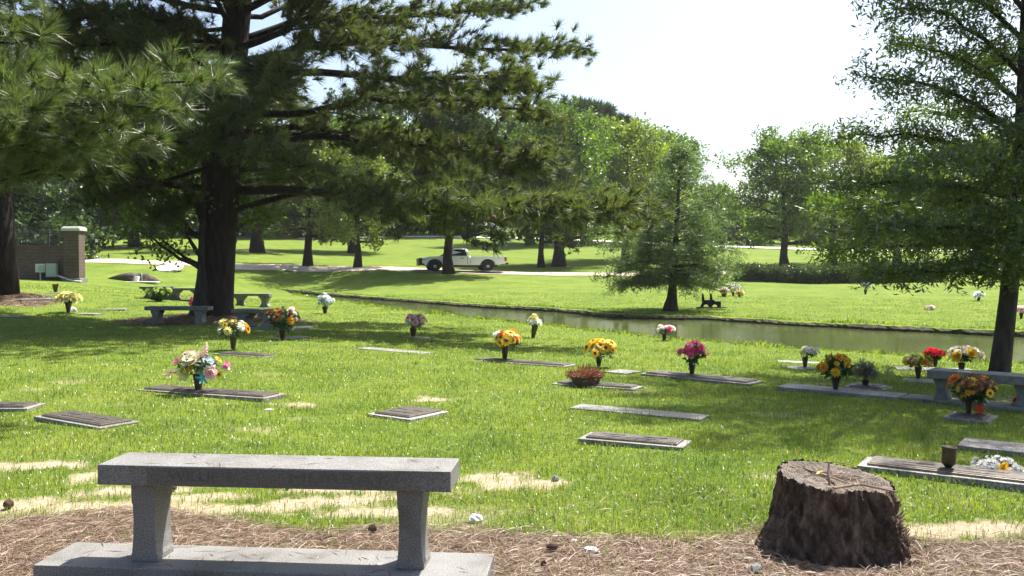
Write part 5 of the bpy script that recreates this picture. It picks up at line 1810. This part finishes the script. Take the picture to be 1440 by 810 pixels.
def blades(n, d0, d1, hmul=1.0, seed=1):
    rg = np.random.default_rng(seed)
    d = np.exp(rg.uniform(math.log(d0), math.log(d1), n))
    a_ = rg.uniform(R(-40), R(40), n)
    xy = np.column_stack([np.sin(a_) * d, np.cos(a_) * d])
    st_, sa_ = masks(xy)
    keep = (rg.uniform(0, 1, n) > st_ * .97) & (rg.uniform(0, 1, n) > sa_ * .90) & ~in_foot(xy) & (pond_sd(xy) < -.12)
    thin = vnoise(xy, 3.0, 21)
    keep &= (rg.uniform(0, 1, n) < .75 + .35 * thin)
    xy, d = xy[keep], d[keep]
    n = len(xy)
    z = terrain(xy)
    cl = .5 + .5 * vnoise(xy, 5.0, 33)
    h = rg.uniform(.025, .062, n) * (.75 + .7 * np.clip(cl, 0, 1)) * hmul
    h *= np.where(rg.uniform(0, 1, n) < .015, 2.0, 1)
    w = (.0019 + .00036 * d) * rg.uniform(.7, 1.3, n)
    az = rg.uniform(0, 2 * math.pi, n)
    lean = np.abs(rg.normal(.55, .35, n))
    fwd = np.column_stack([np.cos(az), np.sin(az), np.zeros(n)])
    sd_v = np.column_stack([-np.sin(az), np.cos(az), np.zeros(n)])
    up = np.array([0, 0, 1.0])
    b0 = np.column_stack([xy, z - .006])
    p1 = b0 + fwd * (h * .5 * np.sin(lean * .6))[:, None] + up * (h * .55 * np.cos(lean * .6))[:, None]
    p2 = p1 + fwd * (h * .6 * np.sin(lean * 1.5))[:, None] + up * (h * .5 * np.cos(lean * 1.5))[:, None]
    W = sd_v * w[:, None]
    V4 = np.stack([b0 - W * .5, b0 + W * .5, p1 + W * .42, p1 - W * .42], 1)
    V3 = np.stack([p1 - W * .42, p1 + W * .42, p2, p2], 1)
    return V4, np.stack([p1 - W * .42, p1 + W * .42, p2], 1), n


V4, V3, n = blades(520000, 4.3, 48, 1.0, 1)
# ragged taller grass along both shores
rg = np.random.default_rng(19)
ed = np.concatenate([resample(fx, 3000)] * 3 + [resample(nx, 3000)] * 2)
ed = ed + rg.normal(0, .22, ed.shape)
ed = ed[(pond_sd(ed) < .22)]
k = len(ed)
hz = rg.uniform(.04, .15, k) * (.5 + np.clip(vnoise(ed, 1.5, 4), 0, 1.2)); wz = rg.uniform(.012, .03, k); az = rg.uniform(0, 6.28, k)
zb = np.maximum(terrain(ed), WZ) + .0
bb = np.column_stack([ed, zb]); sv = np.column_stack([np.cos(az), np.sin(az), np.zeros(k)]) * wz[:, None]
fv = rg.normal(0, .35, (k, 3)); fv[:, 2] = 1; fv *= hz[:, None]
V4 = np.concatenate([V4, np.stack([bb - sv, bb + sv, bb + fv * .6 + sv * .6, bb + fv * .6 - sv * .6], 1)])
V3 = np.concatenate([V3, np.stack([bb, bb, bb + fv * [1.3, 1.3, 1]], 1)])
n += k
me = bpy.data.meshes.new('grass')
# 5 vertices a blade: a quad and a tip
VV = np.concatenate([V4, V3[:, 2:3]], 1).reshape(-1, 3).astype(np.float32)
base_i = (np.arange(n) * 5)[:, None]
loops = np.concatenate([base_i + [0, 1, 2, 3], base_i + [3, 2, 4]], 1).astype(np.int32).ravel()
starts = np.column_stack([np.arange(n) * 7, np.arange(n) * 7 + 4]).astype(np.int32).ravel()
me.vertices.add(n * 5); me.vertices.foreach_set('co', VV.ravel())
me.loops.add(n * 7); me.loops.foreach_set('vertex_index', loops)
me.polygons.add(n * 2); me.polygons.foreach_set('loop_start', starts)
me.update(calc_edges=True)
me.materials.append(BLADE)
tag(link(bpy.data.objects.new('grass', me)), 'short sunlit grass blades covering the near lawn', kind='stuff')

rg = np.random.default_rng(8)
n = 150000
xy = np.column_stack([rg.uniform(-4.6, 4.6, n), rg.uniform(3.2, 6.3, n)])
ring = rg.uniform(0, 1, (n // 8, 2))
ext = []
for mx, my, mr, mh in MOUNDS[:2]:
    k = 9000
    a_ = rg.uniform(0, 6.28, k); r_ = rg.uniform(0, 1, k) ** .5 * mr
    ext.append(np.column_stack([mx + np.cos(a_) * r_, my + np.sin(a_) * r_]))
xy = np.concatenate([xy] + ext)
st_, sa_ = masks(xy)
keep = (rg.uniform(0, 1, len(xy)) < np.maximum(st_ * .8, .04 * (xy[:, 1] < 6)) * (1 - .75 * sa_)) & ~in_foot(xy)
xy = xy[keep]
n = len(xy)
far_ = xy[:, 1] > 12
z = terrain(xy) + np.abs(rg.normal(0, .010, n)) + .003
az = rg.uniform(0, 6.28, n)
tl = rg.normal(0, .16, n)
L = rg.uniform(.07, .17, n) * np.where(far_, 2.2, 1)
w = rg.uniform(.0022, .0042, n) * np.where(far_, 4, 1)
dv = np.column_stack([np.cos(az) * np.cos(tl), np.sin(az) * np.cos(tl), np.sin(tl)])
sv = np.column_stack([-np.sin(az), np.cos(az), rg.normal(0, .5, n)])
c0 = np.column_stack([xy, z])
bend = np.array([0, 0, 1.0]) * (L * rg.uniform(0, .08, n))[:, None]
Vs = np.stack([c0 - dv * (L * .5)[:, None], c0 + sv * (w * .5)[:, None] + bend, c0 + dv * (L * .5)[:, None], c0 - sv * (w * .5)[:, None] + bend], 1).reshape(-1, 3)
tag(soup('pine_straw', Vs, 4, STRAW), 'dry brown pine needles covering the bare ground in front', kind='stuff')

# ------------------------------------------------------------------ air
m, nt, out = new_mat('summer_haze')
pv = N(nt, 'ShaderNodeVolumePrincipled')
pv.inputs['Color'].default_value = (.93, .96, 1.0, 1)
pv.inputs['Density'].default_value = HAZE
pv.inputs['Anisotropy'].default_value = .35
nt.links.new(pv.outputs[0], out.inputs['Volume'])
hb = MB()
hb.box((0, 330, 16), (1500, 860, 36))
tag(hb.build('haze', m), 'thin bright summer haze', kind='stuff')

cs, sn = math.cos(nb_rz), math.sin(nb_rz)
pp = []
for (n_, hx, hy, zz) in ((70, 1.05, .16, .103), (14, .8, .12, .588)):
    u_, v_ = rg.uniform(-hx, hx, n_), rg.uniform(-hy, hy, n_)
    pp.append(np.column_stack([-1.13 + u_ * cs - v_ * sn, 4.33 + u_ * sn + v_ * cs, np.full(n_, gz(-1.13, 4.33) + zz)]))
c0 = np.concatenate(pp); n = len(c0)
a2 = rg.uniform(0, 6.28, n); ll = rg.uniform(.025, .075, n)
dv = np.column_stack([np.cos(a2), np.sin(a2), np.zeros(n)]) * ll[:, None]; sv = np.column_stack([-np.sin(a2), np.cos(a2), np.full(n, .6)]) * .0022
tag(soup('fallen_needles', np.stack([c0 - dv, c0 + sv, c0 + dv, c0 - sv], 1).reshape(-1, 3), 4, STRAW), 'dry needles fallen on the near granite bench', kind='stuff')

# ------------------------------------------------------------------ light
SUN_EL, SUN_AZ = R(59), R(43)           # azimuth measured from the view direction towards the right
sd = bpy.data.lights.new('sun', 'SUN')
sd.energy = 5.0
sd.angle = R(.53)
sd.color = (1.0, .95, .86)
so = bpy.data.objects.new('sun', sd)
link(so)
dirv = Vector((math.sin(SUN_AZ) * math.cos(SUN_EL), math.cos(SUN_AZ) * math.cos(SUN_EL), math.sin(SUN_EL)))
so.rotation_euler = dirv.to_track_quat('Z', 'Y').to_euler()
so.location = (20, 20, 40)
w = bpy.data.worlds.new('World')
SC.world = w
w.use_nodes = True
nt = w.node_tree
nt.nodes.clear()
wo = nt.nodes.new('ShaderNodeOutputWorld')
bg = nt.nodes.new('ShaderNodeBackground')
sky = nt.nodes.new('ShaderNodeTexSky')
sky.sky_type = 'NISHITA'
sky.sun_disc = False
sky.sun_elevation = SUN_EL
sky.sun_rotation = SUN_AZ
sky.air_density = 1.0
sky.dust_density = 3.0
sky.ozone_density = 1.0
bg.inputs['Strength'].default_value = .085
nt.links.new(sky.outputs[0], bg.inputs[0])
nt.links.new(bg.outputs[0], wo.inputs[0])

SC.view_settings.view_transform = 'Standard'
SC.view_settings.look = 'None'
SC.view_settings.exposure = 1.46
SC.view_settings.gamma = 1
SC.view_settings.use_curve_mapping = False
SC.cycles.max_bounces = 7
SC.cycles.diffuse_bounces = 3
SC.cycles.glossy_bounces = 3
SC.cycles.transmission_bounces = 4
SC.cycles.transparent_max_bounces = 4
SC.cycles.volume_bounces = 0
SC.cycles.caustics_reflective = False
SC.cycles.caustics_refractive = False
SC.cycles.use_denoising = True
SC.cycles.denoiser = 'OPENIMAGEDENOISE'
SC.cycles.use_adaptive_sampling = True
SC.cycles.adaptive_threshold = .02
